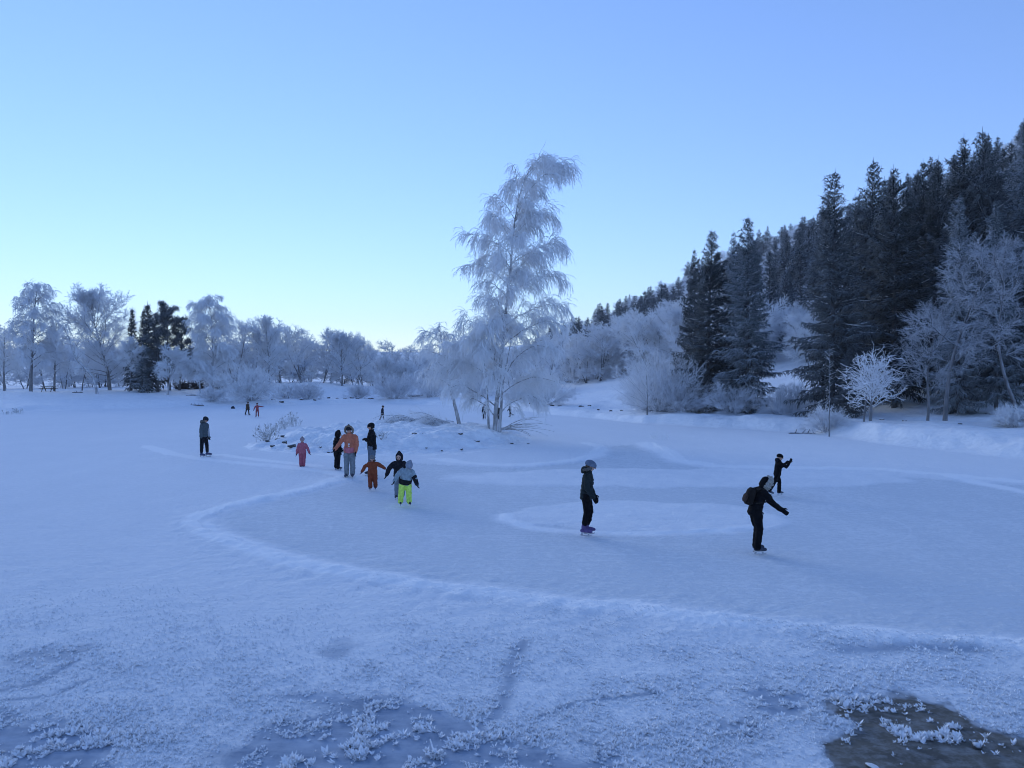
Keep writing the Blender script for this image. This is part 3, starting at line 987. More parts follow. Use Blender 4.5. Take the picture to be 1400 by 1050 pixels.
# bare pole stem beside it
rnd = random.Random(8)
tp = walk((0, 0, -.2), (0.0, 0, 1), 5.4, 10, rnd, .012)
TW = []
for k in range(34):
    q, d = along(tp, rnd.uniform(.25, 1)); add(TW, walk(q, side_dir(d, rnd, 1.0), rnd.uniform(.15, .5), 2, rnd, .15), .009, .004)
plant_thing('sapling', (smooth_tube(tp, [.038 * (1 - .7 * k / 10) for k in range(11)], 7), tubes(TW, 3)), ground_at(1134, 46), 0, 'bare thin sapling in front of the broad dark spruce', 'tree', None, M['bark'], M['twig'])
rnd = random.Random(9)
tp = walk((0, 0, -.2), (0.0, 0, 1), 3.6, 10, rnd, .02)
TW = []
for k in range(60):
    q, d = along(tp, rnd.uniform(.3, 1)); p = walk(q, side_dir(d, rnd, .8), rnd.uniform(.3, .9), 3, rnd, .15); add(TW, p, .011, .006)
    for j in range(3):
        q2, d2 = along(p, rnd.random()); add(TW, walk(q2, side_dir(d2, rnd, .6), rnd.uniform(.15, .35), 1, rnd), .009, .004)
plant_thing('sapling', (smooth_tube(tp, [.06 * (1 - .7 * k / 10) for k in range(11)], 7), tubes(TW, 3)), ground_at(885, 62), 0, 'thin dark sapling left of the frosted thicket below the two spruces', 'tree', None, M['bark'], M['twig'])

# shrubs: (px, distance, height, radius, label, material)
SHRUBS = [
    (903, 64, 4.6, 1.5, 'tall frosted thicket in front of the dark spruces left of the clearing', 'twig_dim', 60),
    (930, 63, 3.6, 1.2, 'frosted thicket at the foot of the slim dark spruce', 'twig_dim', 60),
    (884, 70, 4.2, 1.2, 'frosted thicket behind the thin dark sapling', 'twig', 60),
    (1003, 60, 1.2, 2.4, 'low frosted scrub under the pale green grey spruce', 'twig_dim', 46),
    (1066, 58, 1.7, 1.1, 'loose dark twigged shrub in the snowy clearing', 'twig_dim', 26),
    (1088, 60, 1.5, 1.5, 'small shrub at the right rim of the clearing', 'twig_dim', 26),
    (343, 98, 3.4, 2.3, 'round frosted shrub on the far shore behind two skaters', 'twig', 80),
    (420, 104, 1.9, 1.7, 'low dark frosted shrub on the far shore right of the round shrub', 'twig_dim', 40),
    (392, 106, 1.7, 1.5, 'pale low shrub on the far shore between the round and the dark shrub', 'twig', 34),
    (540, 108, 2.6, 2.6, 'broad frosted shrub on the far shore left of the leaning birch', 'twig_dim', 70),
    (490, 110, 1.7, 1.2, 'small shrub on the far shore left of the broad shrub', 'twig_dim', 34),
    (290, 96, 1.4, 1.1, 'tiny dark shrub on the snowy shore near the drifted planks', 'twig_dim', 30),
    (745, 84, 3.4, 2.0, 'white frosted shrub right of the tallest birch on the far shore', 'twig_white', 50),
    (1130, 48, 1.0, 1.0, 'low twigs at the foot of the broad dark spruce', 'twig_dim', 26),
    (1388, 41, .8, .8, 'frosted shrub at the foot of the leaning alder', 'twig', 30),
    (300, 119, 2.4, 1.6, 'frosted shrub under the pale birch beside the brown shrubs', 'twig', 40),
    (590, 112, 2.2, 2.4, 'frosted shrub on the far shore behind the leaning birch', 'twig', 44),
    (650, 112, 2.6, 2.6, 'frosted shrub on the far shore just left of the tallest birch trunk', 'twig_dim', 44),
    (710, 100, 1.8, 1.6, 'frosted shrub on the far shore seen right of the tallest birch trunk', 'twig_dim', 44),
]
for k, (px, d, h, r, lab, mt, st) in enumerate(SHRUBS):
    plant_thing('shrub', bush(400 + k, h, r, int(st * 1.25), 10 if h > 2 else 8, 6, .012 if d > 80 else .008), ground_at(px, d), k * 1.3, lab, 'shrub', 'frosted shrubs around the lake', M['twig_alder'], M[mt], parts=('stems', 'twigs'), smooth_trunk=False)

# ------------------------------------------------------------------ left shore trees
def tree_at(name, built, px, d, label, mt, mc, group='trees on the left shore', rz=0.0, sc=1.0, cat='tree'):
    return plant_thing(name, built, ground_at(px, d), rz, label, cat, group, M[mt], M[mc], sc)


d = 110; z0 = gz((42 - CX) * d / F, d); Hh = height_for(385, d, z0)
tp = [(0, 0, -.3), (.05, 0, 2.5), (.15, .1, 5), (.3, .1, 8), (.5, 0, 11), (.9, 0, Hh - 1.5), (1.1, 0, Hh)]
pr = [(0, 1, 1), (2.4, 2.6, 4.0), (5, 3.2, 4.8), (8, 3.0, 4.4), (10, 3.0, 4.0), (12, 3.2, 3.2), (13.5, 3.0, 3.2), (15, 1.6, 3.0), (Hh, .8, 1.6)]
tree_at('birch_tree', weeping(31, tp, pr, .24, 44, .2, (.5, 1.3), .9, .022, .5), 42, d, 'tall frosted birch with open top at the far left', 'bark', 'twig_dim')
d = 116
tree_at('birch_tree', weeping(32, [(0, 0, -.3), (.1, 0, 3), (.2, 0, 6), (.3, 0, 9), (.4, 0, 10.5)], [(0, 1, 1), (3, 2.4, 2.4), (7, 2.5, 2.4), (10.5, .8, .8)], .17, 26, .25, (.5, 1.3), .9, .022, .5), 74, d, 'lower frosted birch right of the tall open topped birch', 'bark', 'twig_dim')
tree_at('birch_tree', weeping(33, [(0, 0, -.3), (-.1, 0, 3), (0, 0, 6), (.1, 0, 9.5)], [(0, 1, 1), (3, 2.6, 2.4), (7, 2.6, 2.2), (9.5, .8, .8)], .16, 26, .22, (.5, 1.3), .9, .022, .5), 6, 114, 'frosted birch cut by the left edge', 'bark', 'twig')
# slanting bare birch
rnd = random.Random(41)
tp = [(0, 0, -.2), (-.25, 0, 1.2), (-.7, 0, 2.4), (-1.7, 0, 3.5), (-2.7, 0, 4.6), (-3.3, 0, 5.8), (-3.6, 0, 7.0), (-4.2, .1, 8.3)]
LS, TW = [], []
for k in range(15):
    q, dd = along(tp, .35 + .65 * (k + rnd.random()) / 15); p = walk(q, side_dir(dd, rnd, rnd.uniform(.5, 1.1)), rnd.uniform(1, 2.4), 5, rnd, .12, -.02, -.12); add(LS, p, .045, .014)
    for j in range(7):
        q2, d2 = along(p, rnd.uniform(.2, 1)); p2 = walk(q2, side_dir(d2, rnd, .7), rnd.uniform(.4, .9), 3, rnd, .12, -.08); add(TW, p2, .016, .01)
        for i in range(5):
            q3, d3 = along(p2, rnd.random()); hang(TW, q3, d3, rnd.uniform(.3, .7), rnd, .013, 2)
p = walk((-.5, 0, 1.9), (-1, 0, .12), 2.0, 5, rnd, .06, -.02); add(LS, p, .05, .015)
tree_at('birch_tree', (join([smooth_tube(tp, [.19, .16, .15, .14, .12, .10, .07, .04]), tubes(LS, 5)]), tubes(TW, 3)), 133, 106, 'slanting birch with bare curved trunk leaning left', 'birch', 'twig')
d = 118; z0 = gz((150 - CX) * d / F, d); Hh = height_for(402, d, z0)
tree_at('broadleaf_tree', broad(51, Hh, 4.7, .26, 1, n1=64, n2=12, n3=9, rt=.023, clear=.12, twl=(.4, .9), shape=.42, upright=1.0), 150, d, 'round domed frosted tree left of the dark conifers', 'bark', 'twig_dim')
tree_at('broadleaf_tree', broad(52, 7.5, 2.2, .1, 1, n1=20, n2=9, n3=8, rt=.02, clear=.3), 112, 124, 'small frosted tree between slanting birch and domed tree', 'bark', 'twig')
sp = spruce(61, 10, 1.15, whorl=.3, per=6, nsh=8, sub=2, rs=.07)


def conifer(px, d, top, built, H, label, wide=1.0, mc='needle', name='spruce_tree', group='dark conifers on the left shore'):
    loc = ground_at(px, d); s = height_for(top, d, loc[2]) / H
    b = built if len(built) == 2 else (built[0], built[1])
    return plant_thing(name, b, loc, px, label, 'tree', group, M['sprucebark'], M[mc], (s * wide, s * wide, s))


conifer(179, 116, 419, sp, 10.2, 'slender pointed spruce standing apart left of the pines')
conifer(195, 118, 420, spruce(62, 10, 1.3, whorl=.32, per=6, nsh=8, sub=2, rs=.07), 10.2, 'narrow spruce touching the left side of the pines')
conifer(204, 117, 412, spruce(63, 10, 1.6, whorl=.32, per=7, nsh=9, sub=2, rs=.075), 10.2, 'dark spruce with blunt top at the left of the pines', 1.1)
conifer(232, 116, 415, pine(64, 11, 2.7, 34, .28), 11.2, 'dark pine with tufted rounded crown on the left shore', 1.0, 'pine', 'pine_tree')
conifer(216, 114, 428, pine(65, 10, 2.2, 26, .25), 10.2, 'lower dark pine in front of the tufted pine', 1.0, 'pine', 'pine_tree')
conifer(245, 119, 434, pine(66, 9, 2.0, 24, .25), 9.2, 'dark pine at the right of the tufted pine', 1.0, 'pine', 'pine_tree')
conifer(194, 112, 487, spruce(67, 5, 1.4, whorl=.3, per=6, nsh=8, sub=2, rs=.07), 5.2, 'small bushy spruce below the pines', 1.3, 'needle_frost')
d = 112; z0 = gz((290 - CX) * d / F, d); Hh = height_for(406, d, z0)
tp = [(0, 0, -.3), (.05, 0, 2.5), (.1, .1, 5), (0, .1, 8), (-.1, 0, 11), (-.2, 0, Hh)]
pr = [(0, 1, 1), (2.4, 2.6, 2.8), (5, 3.6, 3.2), (8, 3.4, 3.0), (10, 3.2, 2.8), (12, 3.4, 2.2), (Hh, 1.4, 1.4)]
tree_at('birch_tree', weeping(34, tp, pr, .2, 44, .2, (.5, 1.2), 1.0, .022, .6), 290, d, 'tall pale frosted birch right of the dark pines', 'birch', 'twig')
tree_at('birch_tree', weeping(35, [(0, 0, -.3), (-.1, 0, 1.6), (-.5, 0, 3), (-1.0, 0, 4.2), (-1.3, 0, 5)], [(0, 1, 1), (2, 1.8, 2.6), (4, 2.2, 2.4), (5, 1, 1)], .12, 20, .35, (.5, 1.2), 1.0, .02, .4), 274, 109, 'small drooping white birch in front of the pines', 'birch', 'twig_white')
rnd = random.Random(43)
tree_at('birch_tree', broad(53, 6.0, 2.0, .13, 1, (.32, 0), n1=18, n2=9, n3=8, rt=.02, clear=.4), 228, 108, 'frosted birch with slanting white trunk below the pines', 'birch', 'twig')
tree_at('broadleaf_tree', broad(54, 7.0, 2.0, .12, 1, (.1, 0), n1=20, n2=9, n3=8, rt=.02, clear=.4), 176, 113, 'pale frosted tree in front of the slender spruce', 'bark', 'twig')
for px, d, top, R, st, lab in (
        (322, 124, 433, 2.6, 2, 'frosted tree with fanned branches right of the pale birch'),
        (345, 128, 440, 2.6, 2, 'frosted tree with forked stems in the middle of the left row'),
        (368, 124, 436, 2.4, 1, 'frosted tree with a clear dark stem near the gap in the left row'),
        (384, 130, 445, 1.9, 1, 'narrow frosted tree at the right end of the left row'),
        (414, 134, 453, 2.8, 3, 'tall frosted thicket tree just right of the gap'),
        (440, 136, 456, 3.0, 3, 'wide many stemmed frosted tree right of the gap'),
        (468, 132, 460, 2.9, 1, 'frosted tree with spreading dark limbs right of the many stemmed trees'),
        (498, 136, 466, 2.8, 2, 'low frosted tree right of the tree with dark limbs'),
        (522, 142, 492, 2.6, 3, 'small frosted tree before the distant ridge'),
        (556, 146, 500, 3.0, 3, 'small frosted tree below the dark distant spruce'),
        (590, 150, 492, 3.2, 3, 'frosted tree on the far shore behind the leaning birch')):
    z0 = gz((px - CX) * d / F, d); Hh = height_for(top, d, z0)
    tree_at('broadleaf_tree', broad(int(px), Hh, R, .17, st, n1=28, n2=10, n3=8, rt=.023, clear=.14, twl=(.4, .9), shape=.5, upright=1.05), px, d, lab, 'bark', 'twig_dim' if px in (345, 468, 440) else 'twig', 'frosted trees along the far shore')
# background belt behind the left shore
belt = [broad(700 + k, 9, 3.2, .16, 2, n1=22, n2=9, n3=8, rt=.028, clear=.08, twl=(.5, 1.0), shape=.45, sub=3) for k in range(4)]
protos = []
for k, b in enumerate(belt):
    V, Q = join([b[0], b[1]]); mi = np.concatenate([np.zeros(len(b[0][1])), np.ones(len(b[1][1]))])
    protos.append(mesh_np('far_frosted_tree', V, Q, [M['bark'], M['twig_dim']], False, mi))
rnd = random.Random(3)
for k, (px, d, h) in enumerate([(-30, 128, 8.5), (10, 140, 10), (35, 135, 7), (62, 145, 8.5), (88, 138, 7.5), (104, 150, 8.5), (124, 150, 7), (140, 160, 9), (165, 150, 8), (188, 155, 7), (212, 150, 6.5), (236, 150, 6), (258, 145, 6.5),
                                (278, 150, 8), (300, 150, 8), (318, 150, 8), (335, 155, 8.5), (356, 152, 9), (378, 160, 8), (398, 165, 7), (404, 150, 6), (425, 160, 8.5), (452, 165, 9), (484, 160, 8), (508, 170, 7.5), (530, 175, 5.5), (548, 170, 5),
                                (572, 180, 5.5), (606, 180, 6), (630, 190, 7), (655, 200, 8), (680, 210, 9), (705, 200, 8), (728, 190, 9), (752, 180, 9), (615, 160, 6.5), (645, 165, 7), (672, 160, 7.5), (700, 155, 8), (724, 150, 8), (745, 140, 8)] + [(rnd.uniform(-60, 600), rnd.uniform(140, 200), rnd.uniform(5.5, 9)) for _ in range(48)]):
    o = link('broadleaf_tree', protos[k % 4], None, ground_at(px, d), rnd.uniform(0, 6.28)); s = h / 9.3
    o.scale = (s * rnd.uniform(1, 1.25), s * 1.1, s)
    tag(o, 'frosted tree in the belt behind the far shore', 'tree', 'frosted trees in the belt behind the far shore')

# brown leaved shrubs by the pale birch
for k, (px, d, w, h, lab) in enumerate([(248, 121, 2.2, 1.5, 'dark brown leafy shrub under the pines, leftmost of the brown ones'), (270, 122, 1.7, 1.7, 'dark brown leafy shrub behind the small drooping birch'),
                                        (301, 122, 1.4, 1.9, 'reddish brown shrub right of the pale birch trunk')]):
    rnd = random.Random(800 + k); NE, ST = [], []
    for s in range(30):
        a = rnd.uniform(0, 6.28); el = rnd.uniform(.2, 1.5)
        p = walk((rnd.uniform(-.4, .4) * w, rnd.uniform(-.4, .4), -.1), (math.cos(a) * math.cos(el), math.sin(a) * math.cos(el), math.sin(el)), h * rnd.uniform(.7, 1.05), 4, rnd, .1)
        add(ST, p, .02, .008)
        for j in range(45):
            q, dd = along(p, rnd.uniform(.2, 1)); q = (q[0] + rnd.gauss(0, .15), q[1] + rnd.gauss(0, .15), q[2] + rnd.gauss(0, .12)); e = nrm((rnd.gauss(0, 1), rnd.gauss(0, 1), rnd.gauss(0, 1)))
            NE.append((*q, q[0] + e[0] * .16, q[1] + e[1] * .16, q[2] + e[2] * .16, .05, .02))
    plant_thing('shrub', (tubes(ST, 4), tubes(NE, 3)), ground_at(px, d), 0, lab, 'shrub', 'brown shrubs on the left shore', M['bark'], M['brownleaf'], parts=('stems', 'leaves'), smooth_trunk=False)

# ------------------------------------------------------------------ wooded hillside
far_sp = [spruce(900 + k, 15, 2.5, whorl=.62, per=7, nsh=9, sub=2, rs=.085, ragged=.36) for k in range(4)]
far_meshes = []
for b in far_sp:
    V, Q = join([b[0], b[1]]); mi = np.concatenate([np.zeros(len(b[0][1])), np.ones(len(b[1][1]))])
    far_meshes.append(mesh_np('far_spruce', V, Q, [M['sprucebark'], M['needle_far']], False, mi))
far_br = []
for k in range(5):
    b = broad(950 + k, 9, 3.6, .15, 3, n1=24, n2=9, n3=8, rt=.034, clear=.05, twl=(.5, 1.1), shape=.45, sub=3)
    V, Q = join([b[0], b[1]]); mi = np.concatenate([np.zeros(len(b[0][1])), np.ones(len(b[1][1]))])
    far_br.append(mesh_np('hill_broadleaf', V, Q, [M['bark'], M['twig_dim'] if k % 2 else M['twig']], False, mi))

rnd = random.Random(12)
placed = []
ns = nb = 0
cand = []
for _ in range(40000):
    px = rnd.uniform(715, 1140) if rnd.random() < .85 else rnd.uniform(1140, 1450); d = 1 / rnd.uniform(1 / 430, 1 / 78)
    cand.append((px, d))
for px, d in cand:
    x = (px - CX) * d / F
    foot = float(np.interp(d, [35, 60, 80, 100, 140, 200, 300, 400, 600], [33, 26, 20, 14, 6, 2, -10, -25, -60]))
    u = x - foot
    # open snow slopes: below the thickets at px 770-870, and the clearing
    lim = 17 if d < 150 else 8
    if u < lim or u > 190:
        continue
    if 1030 < px < 1100 and d < 112:
        continue
    if px > 1100 and d < 74:
        continue
    mind = 2.6 + d * .0085
    if any((x - a) ** 2 + (d - b) ** 2 < mind * mind for a, b, _ in placed):
        continue
    edge = u - lim
    broadleaf = rnd.random() < (.90 if edge < 8 else .22 if edge < 15 else .05) * (1.0 if px < 1130 else .35)
    if broadleaf and nb >= 280 or not broadleaf and ns >= 285:
        continue
    z = gz(x, d)
    if broadleaf:
        h = rnd.uniform(6.5, 11) if px < 1000 else rnd.uniform(6, 10)
        if px > 1030 and d < 170: h *= .7
        o = link('broadleaf_tree', rnd.choice(far_br), None, (x, d, z - .1), rnd.uniform(0, 6.28)); s = h / 9.3
        o.scale = (s * rnd.uniform(1.05, 1.4), s * 1.2, s)
        tag(o, 'frosted bare tree in the wood on the right hillside', 'tree', 'frosted bare trees on the hillside'); nb += 1
    else:
        h = rnd.uniform(10, 17) if edge > 14 else rnd.uniform(8, 13)
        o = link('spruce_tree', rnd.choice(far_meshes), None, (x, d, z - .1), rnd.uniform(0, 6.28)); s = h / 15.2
        w = rnd.uniform(1.1, 1.6); o.scale = (s * w, s * w, s)
        tag(o, 'dark spruce in the wood on the right hillside', 'tree', 'spruces on the hillside'); ns += 1
    placed.append((x, d, h))
print('HILL', ns, nb)
# spruces far away below the distant ridge
for px, d, top, lab, w in ((535, 230, 480, 'far frosted spruce standing before the distant ridge', 1.5), (557, 235, 484, 'far dark spruce with wide crown before the distant ridge', 1.3),
                           (565, 238, 488, 'thin far spruce right of the wide far spruce', .8), (574, 240, 486, 'far spruce peeping out behind the leaning birch', .9), (527, 240, 500, 'low far spruce left of the frosted far spruce', 1.4), (600, 250, 480, 'far spruce hidden behind twigs of the leaning birch', 1.3)):
    loc = ground_at(px, d); s = height_for(top, d, loc[2]) / 15.2
    o = link('spruce_tree', far_meshes[int(px) % 4], None, loc, px); o.scale = (s * w, s * w, s)
    tag(o, lab, 'tree', 'spruces before the distant ridge')

# ------------------------------------------------------------------ stones, logs, dry plants
def rock_mesh(seed):
    import bmesh
    bm = bmesh.new(); bmesh.ops.create_icosphere(bm, subdivisions=3, radius=1)
    rnd_ = random.Random(seed); off = rnd_.uniform(0, 50)
    for v in bm.verts:
        n = 1 + .34 * float(fbm(v.co.x * 1.1 + off, v.co.y * 1.1 + v.co.z * 1.7, seed, 4))
        v.co = v.co * n; v.co.z *= .62
    me = bpy.data.meshes.new('rock'); bm.to_mesh(me); bm.free()
    for p in me.polygons: p.use_smooth = True
    me.materials.append(M['rock']); return me


RK = [rock_mesh(k) for k in range(4)]


def rock(px, py, w, zf, label, group, k, h=.55):
    """w = width in photo pixels"""
    zz = .25
    for _ in range(6):
        x, y, _z = at(px, py, zz); zz = float(zf(x, y))
    o = link('rock', RK[k % 4], None, (x, y, zz + .05), k * 1.9); s = w * y / F * .62
    o.scale = (s, s * .8, s * h * 1.5); tag(o, label, 'stone', group)


G1 = 'stones in the snow along the right bank'
for k, (px, py, w) in enumerate([(890, 575, 6), (904, 577, 7), (947, 577, 4), (925, 578, 5), (1100, 589, 5), (1138, 590, 4), (1206, 601, 6), (1237, 604, 6), (1254, 600, 4), (1262, 603, 8), (1313, 611, 5), (1349, 608, 4), (1364, 611, 4), (1372, 614, 6), (818, 572, 4), (835, 574, 4), (850, 575, 4)]):
    rock(px, py, w, terr, 'small dark stone poking out of the snow of the right bank', G1, k)
rock(993, 581, 10, terr, 'dark rounded stone with snow cap midway along the right bank', G1, 1, .7)
rock(1394, 616, 16, terr, 'large flat dark stone at the right edge of the ice', G1, 2, .5)
for k, (px, py, w) in enumerate([(449, 553, 4), (455, 554, 4), (461, 553.5, 5), (472, 554, 5), (481, 553.5, 6), (489, 554, 4), (497, 553, 5), (505, 554, 4), (509, 553, 4), (412, 556, 5), (437, 555, 5), (373, 556, 5), (385, 557, 6), (430, 556, 4), (725, 563, 4), (737, 564, 6), (755, 566, 5), (765, 566, 6), (795, 568, 7), (806, 569, 5)]):
    rock(px, py, w, terr, 'small dark stone in the row along the far shore', 'stones along the far shore', k)
for k, (px, py, w) in enumerate([(566, 611, 6), (568, 614, 5), (577, 614, 3), (583, 618, 3), (604, 618, 3), (630, 609, 5), (631, 616, 4), (652, 611, 7), (700, 608, 4), (722, 608, 4), (519, 614, 4), (521, 617, 3), (438, 616, 4), (449, 620, 4), (372, 606, 7), (365, 609, 5), (380, 602, 6), (386, 600, 5), (357, 607, 4)]):
    rock(px, py, w, isl, 'small dark stone on the snowy rim of the island', 'stones on the island', k)
rock(389, 612, 6, isl, 'upright bluish stone left of the child in pink', 'stones on the island', 3, 1.0)
rock(399, 616, 12, isl, 'long brown stone beside the child in pink', 'stones on the island', 1, .45)


def boxes(lst):
    Vs, Qs, o = [], [], 0
    for (cx, cy, cz, sx, sy, sz) in lst:
        for dx, dy, dz in ((-1, -1, -1), (1, -1, -1), (1, 1, -1), (-1, 1, -1), (-1, -1, 1), (1, -1, 1), (1, 1, 1), (-1, 1, 1)):
            Vs.append((cx + dx * sx / 2, cy + dy * sy / 2, cz + dz * sz / 2))
        for q in ((0, 3, 2, 1), (4, 5, 6, 7), (0, 1, 5, 4), (1, 2, 6, 5), (2, 3, 7, 6), (3, 0, 4, 7)):
            Qs.append([v + o for v in q])
        o += 8
    return np.array(Vs), np.array(Qs)


def bevelled(o, w=.01):
    b = o.modifiers.new('bevel', 'BEVEL'); b.width = w; b.segments = 2
    return o


loc = ground_at(66, 112)
root = empty('picnic_table', loc, .15); tag(root, 'dark wooden picnic table under the tall birch at the far left', 'picnic table')
bevelled(link('tabletop', mesh_np('tabletop', *boxes([(0, -.30, .74, 1.8, .14, .05), (0, -.15, .74, 1.8, .14, .05), (0, 0, .74, 1.8, .14, .05), (0, .15, .74, 1.8, .14, .05), (0, .30, .74, 1.8, .14, .05)]), M['wood']), root))
for s in (-1, 1):
    bevelled(link('bench', mesh_np('bench', *boxes([(0, s * .72, .45, 1.8, .13, .05), (0, s * .87, .45, 1.8, .13, .05)]), M['wood']), root))
    S = [(s * .6, -.75, 0, s * .6, -.2, .72, .05, .05), (s * .6, .75, 0, s * .6, .2, .72, .05, .05), (s * .64, -.9, .39, s * .64, .9, .39, .05, .05)]
    link('leg_frame', mesh_np('leg_frame', *tubes(S, 4), M['wood']), root)
link('snow_load', mesh_np('table_snow', *boxes([(0, 0, .80, 1.7, .72, .07)]), M['snow_cap']), root)


def log(px, d, L, r, rz, label, dz=.05):
    loc = ground_at(px, d)
    rnd_ = random.Random(int(px * 7)); n = 9
    pts = [((k / n - .5) * L, rnd_.gauss(0, .02), rnd_.gauss(0, .015)) for k in range(n + 1)]
    V, Q = smooth_tube(pts, [r * (.4 if k in (0, n) else 1 - .3 * k / n) for k in range(n + 1)], 9)
    root = link('log', mesh_np('log', V, Q, M['bark'], True), None, (loc[0], loc[1], loc[2] + dz), rz)
    tag(root, label, 'log', 'logs in the snow on the far shore')
    stubs = []
    for k in range(4):
        q = pts[2 + k * 2]; stubs.append((*q, q[0] + rnd_.uniform(-.1, .2), q[1] + rnd_.uniform(-.3, .3), q[2] + .28, .035, .015))
    link('branch_stub', mesh_np('branch_stubs', *tubes(stubs, 5), M['bark']), root)


log(272, 106, 3.4, .12, .05, 'long dark log on the snow below the brown shrubs')
log(268, 93, 1.9, .10, -.05, 'short dark log at the far shore edge left of the tiny shrub')
log(568, 112, 2.2, .17, .1, 'log on the far shore right of the broad frosted shrub', .12)
log(106, 109, 1.4, .09, .2, 'thin dark log in the snow right of the picnic table')
log(1098, 48.5, 1.8, .08, .1, 'dark fallen log at the foot of the broad dark spruce')


def dry_plant(px, py, zf, n, h, spread, label, seed, group='dry plants on the island', heads=True, mt='twig_dry'):
    zz = .3
    for _ in range(6):
        x, y, _z = at(px, py, zz); zz = float(zf(x, y))
    rnd_ = random.Random(seed); ST, HD = [], []
    for k in range(n):
        a = rnd_.uniform(0, 6.28); e = rnd_.uniform(.05, spread)
        p = walk((rnd_.gauss(0, .16), rnd_.gauss(0, .12), -.05), (math.cos(a) * e, math.sin(a) * e, 1), h * rnd_.uniform(.45, 1.05), 5, rnd_, .07, -.04)
        add(ST, p, .011, .006)
        for j in range(4):
            q, d_ = along(p, rnd_.uniform(.3, 1)); add(ST, walk(q, side_dir(d_, rnd_, .6), rnd_.uniform(.08, .28), 2, rnd_, .15, -.05), .008, .004)
        if heads and rnd_.random() < .6:
            q = p[-1]
            for j in range(6):
                e2 = nrm((rnd_.gauss(0, 1), rnd_.gauss(0, 1), rnd_.gauss(.4, 1))); HD.append((*q, q[0] + e2[0] * .09, q[1] + e2[1] * .09, q[2] + e2[2] * .09, .022, .008))
    root = empty('dry_plant', (x, y, zz)); tag(root, label, 'plant', group)
    link('stems', mesh_np('stems', *tubes(ST + HD, 3), M[mt]), root)


dry_plant(363, 604, isl, 34, 1.0, .9, 'bushy tuft of dry stems at the left tip of the island', 1)
dry_plant(386, 588, isl, 22, .95, .35, 'dry seed heads on the left back of the island, lower tuft', 2)
dry_plant(400, 584, isl, 22, 1.15, .22, 'tallest dry seed heads on the left back of the island', 3)
dry_plant(375, 592, isl, 12, .55, .5, 'small sparse dry stems between the bushy tuft and the seed heads', 4)
dry_plant(408, 583, isl, 8, .8, .2, 'few thin dry stems right of the tallest seed heads', 5)
dry_plant(430, 615, isl, 12, .3, .7, 'low frosted weeds on the island right of the child in pink', 6, heads=False, mt='twig')
dry_plant(446, 618, isl, 10, .3, .7, 'low frosted weeds on the island left of the child in black', 7, heads=False, mt='twig')
dry_plant(522, 616, isl, 12, .4, .6, 'low dry weeds on the island right of the man in the black jacket', 8, heads=False)
dry_plant(702, 608, isl, 14, .45, .6, 'low dry weeds at the right tip of the island', 9, heads=False, mt='twig')
dry_plant(20, 565, lambda x, y: 0, 14, .55, .5, 'dry reeds standing in the ice at the far left', 10, 'dry reeds in the ice')
dry_plant(10, 567, lambda x, y: 0, 10, .45, .5, 'dry reeds in the ice at the left edge', 11, 'dry reeds in the ice')
dry_plant(27, 566, lambda x, y: 0, 10, .6, .4, 'dry reeds in the ice right of the other reeds at the far left', 12, 'dry reeds in the ice')
dry_plant(893, 600, lambda x, y: 0, 8, .4, .3, 'few thin stalks frozen in the ice before the right bank', 13, 'dry reeds in the ice', False, 'twig')
dry_plant(912, 601, lambda x, y: 0, 6, .35, .3, 'single thin stalks frozen in the ice right of the other stalks', 14, 'dry reeds in the ice', False, 'twig')


# small frosted sprig, leaf and stone on the near bare ice
x, y, _ = at(596, 1038, .0)
rnd = random.Random(4); S, S2 = [], []
p = walk((0, 0, 0), (-.45, .2, 1), .17, 4, rnd, .06); add(S, p, .010, .007)
for k in range(60):
    a = rnd.uniform(0, 6.28); e = rnd.uniform(.1, 1.1); l = rnd.uniform(.05, .11)
    S2.append((0, 0, .01, math.cos(a) * math.cos(e) * l, math.sin(a) * math.cos(e) * l, math.sin(e) * l * .8, .006, .012))
root = empty('frosted_sprig', (x, y, 0)); tag(root, 'frost furred plant sprig sticking up from the bare near ice', 'plant')
link('stem', mesh_np('stem', *tubes(S, 5), M['frostcrystal']), root); link('frost_tuft', mesh_np('frost_tuft', *tubes(S2, 4), M['frostcrystal']), root)
x, y, _ = at(1338, 1024, 0)
o = link('rock', RK[0], None, (x, y, .01), .6); o.scale = (.055, .045, .05); tag(o, 'pale stone frozen in the brown bare ice', 'stone')
x, y, _ = at(1196, 1052, 0)
o = link('rock', RK[2], None, (x, y, .005), 2.0); o.scale = (.09, .05, .03); tag(o, 'flat stone at the lower edge of the brown bare ice', 'stone')


# ------------------------------------------------------------------ people
def fabric(name, c, rough=.85):
    m = plain(name, c, .95, .18, 14, .35)
    m.node_tree.nodes['Principled BSDF'].inputs['Specular IOR Level'].default_value = .12
    return m


MC = {}


def cloth(c):
    key = tuple(c)
    if key not in MC: MC[key] = fabric('cloth %d' % len(MC), c)
    return MC[key]


SKIN = plain('skin', (.50, .30, .23), .55, .08, 20, .1)
DARK = plain('eye', (.02, .016, .014), .3, .05, 20, 0)
LIP = plain('lip', (.32, .12, .10), .5, .05, 20, 0)
STEEL = plain('steel blade', (.55, .56, .58), .3, .05, 20, 0, 1.0)
FUR = plain('fur trim', (.34, .31, .28), .95, .4, 40, .8)


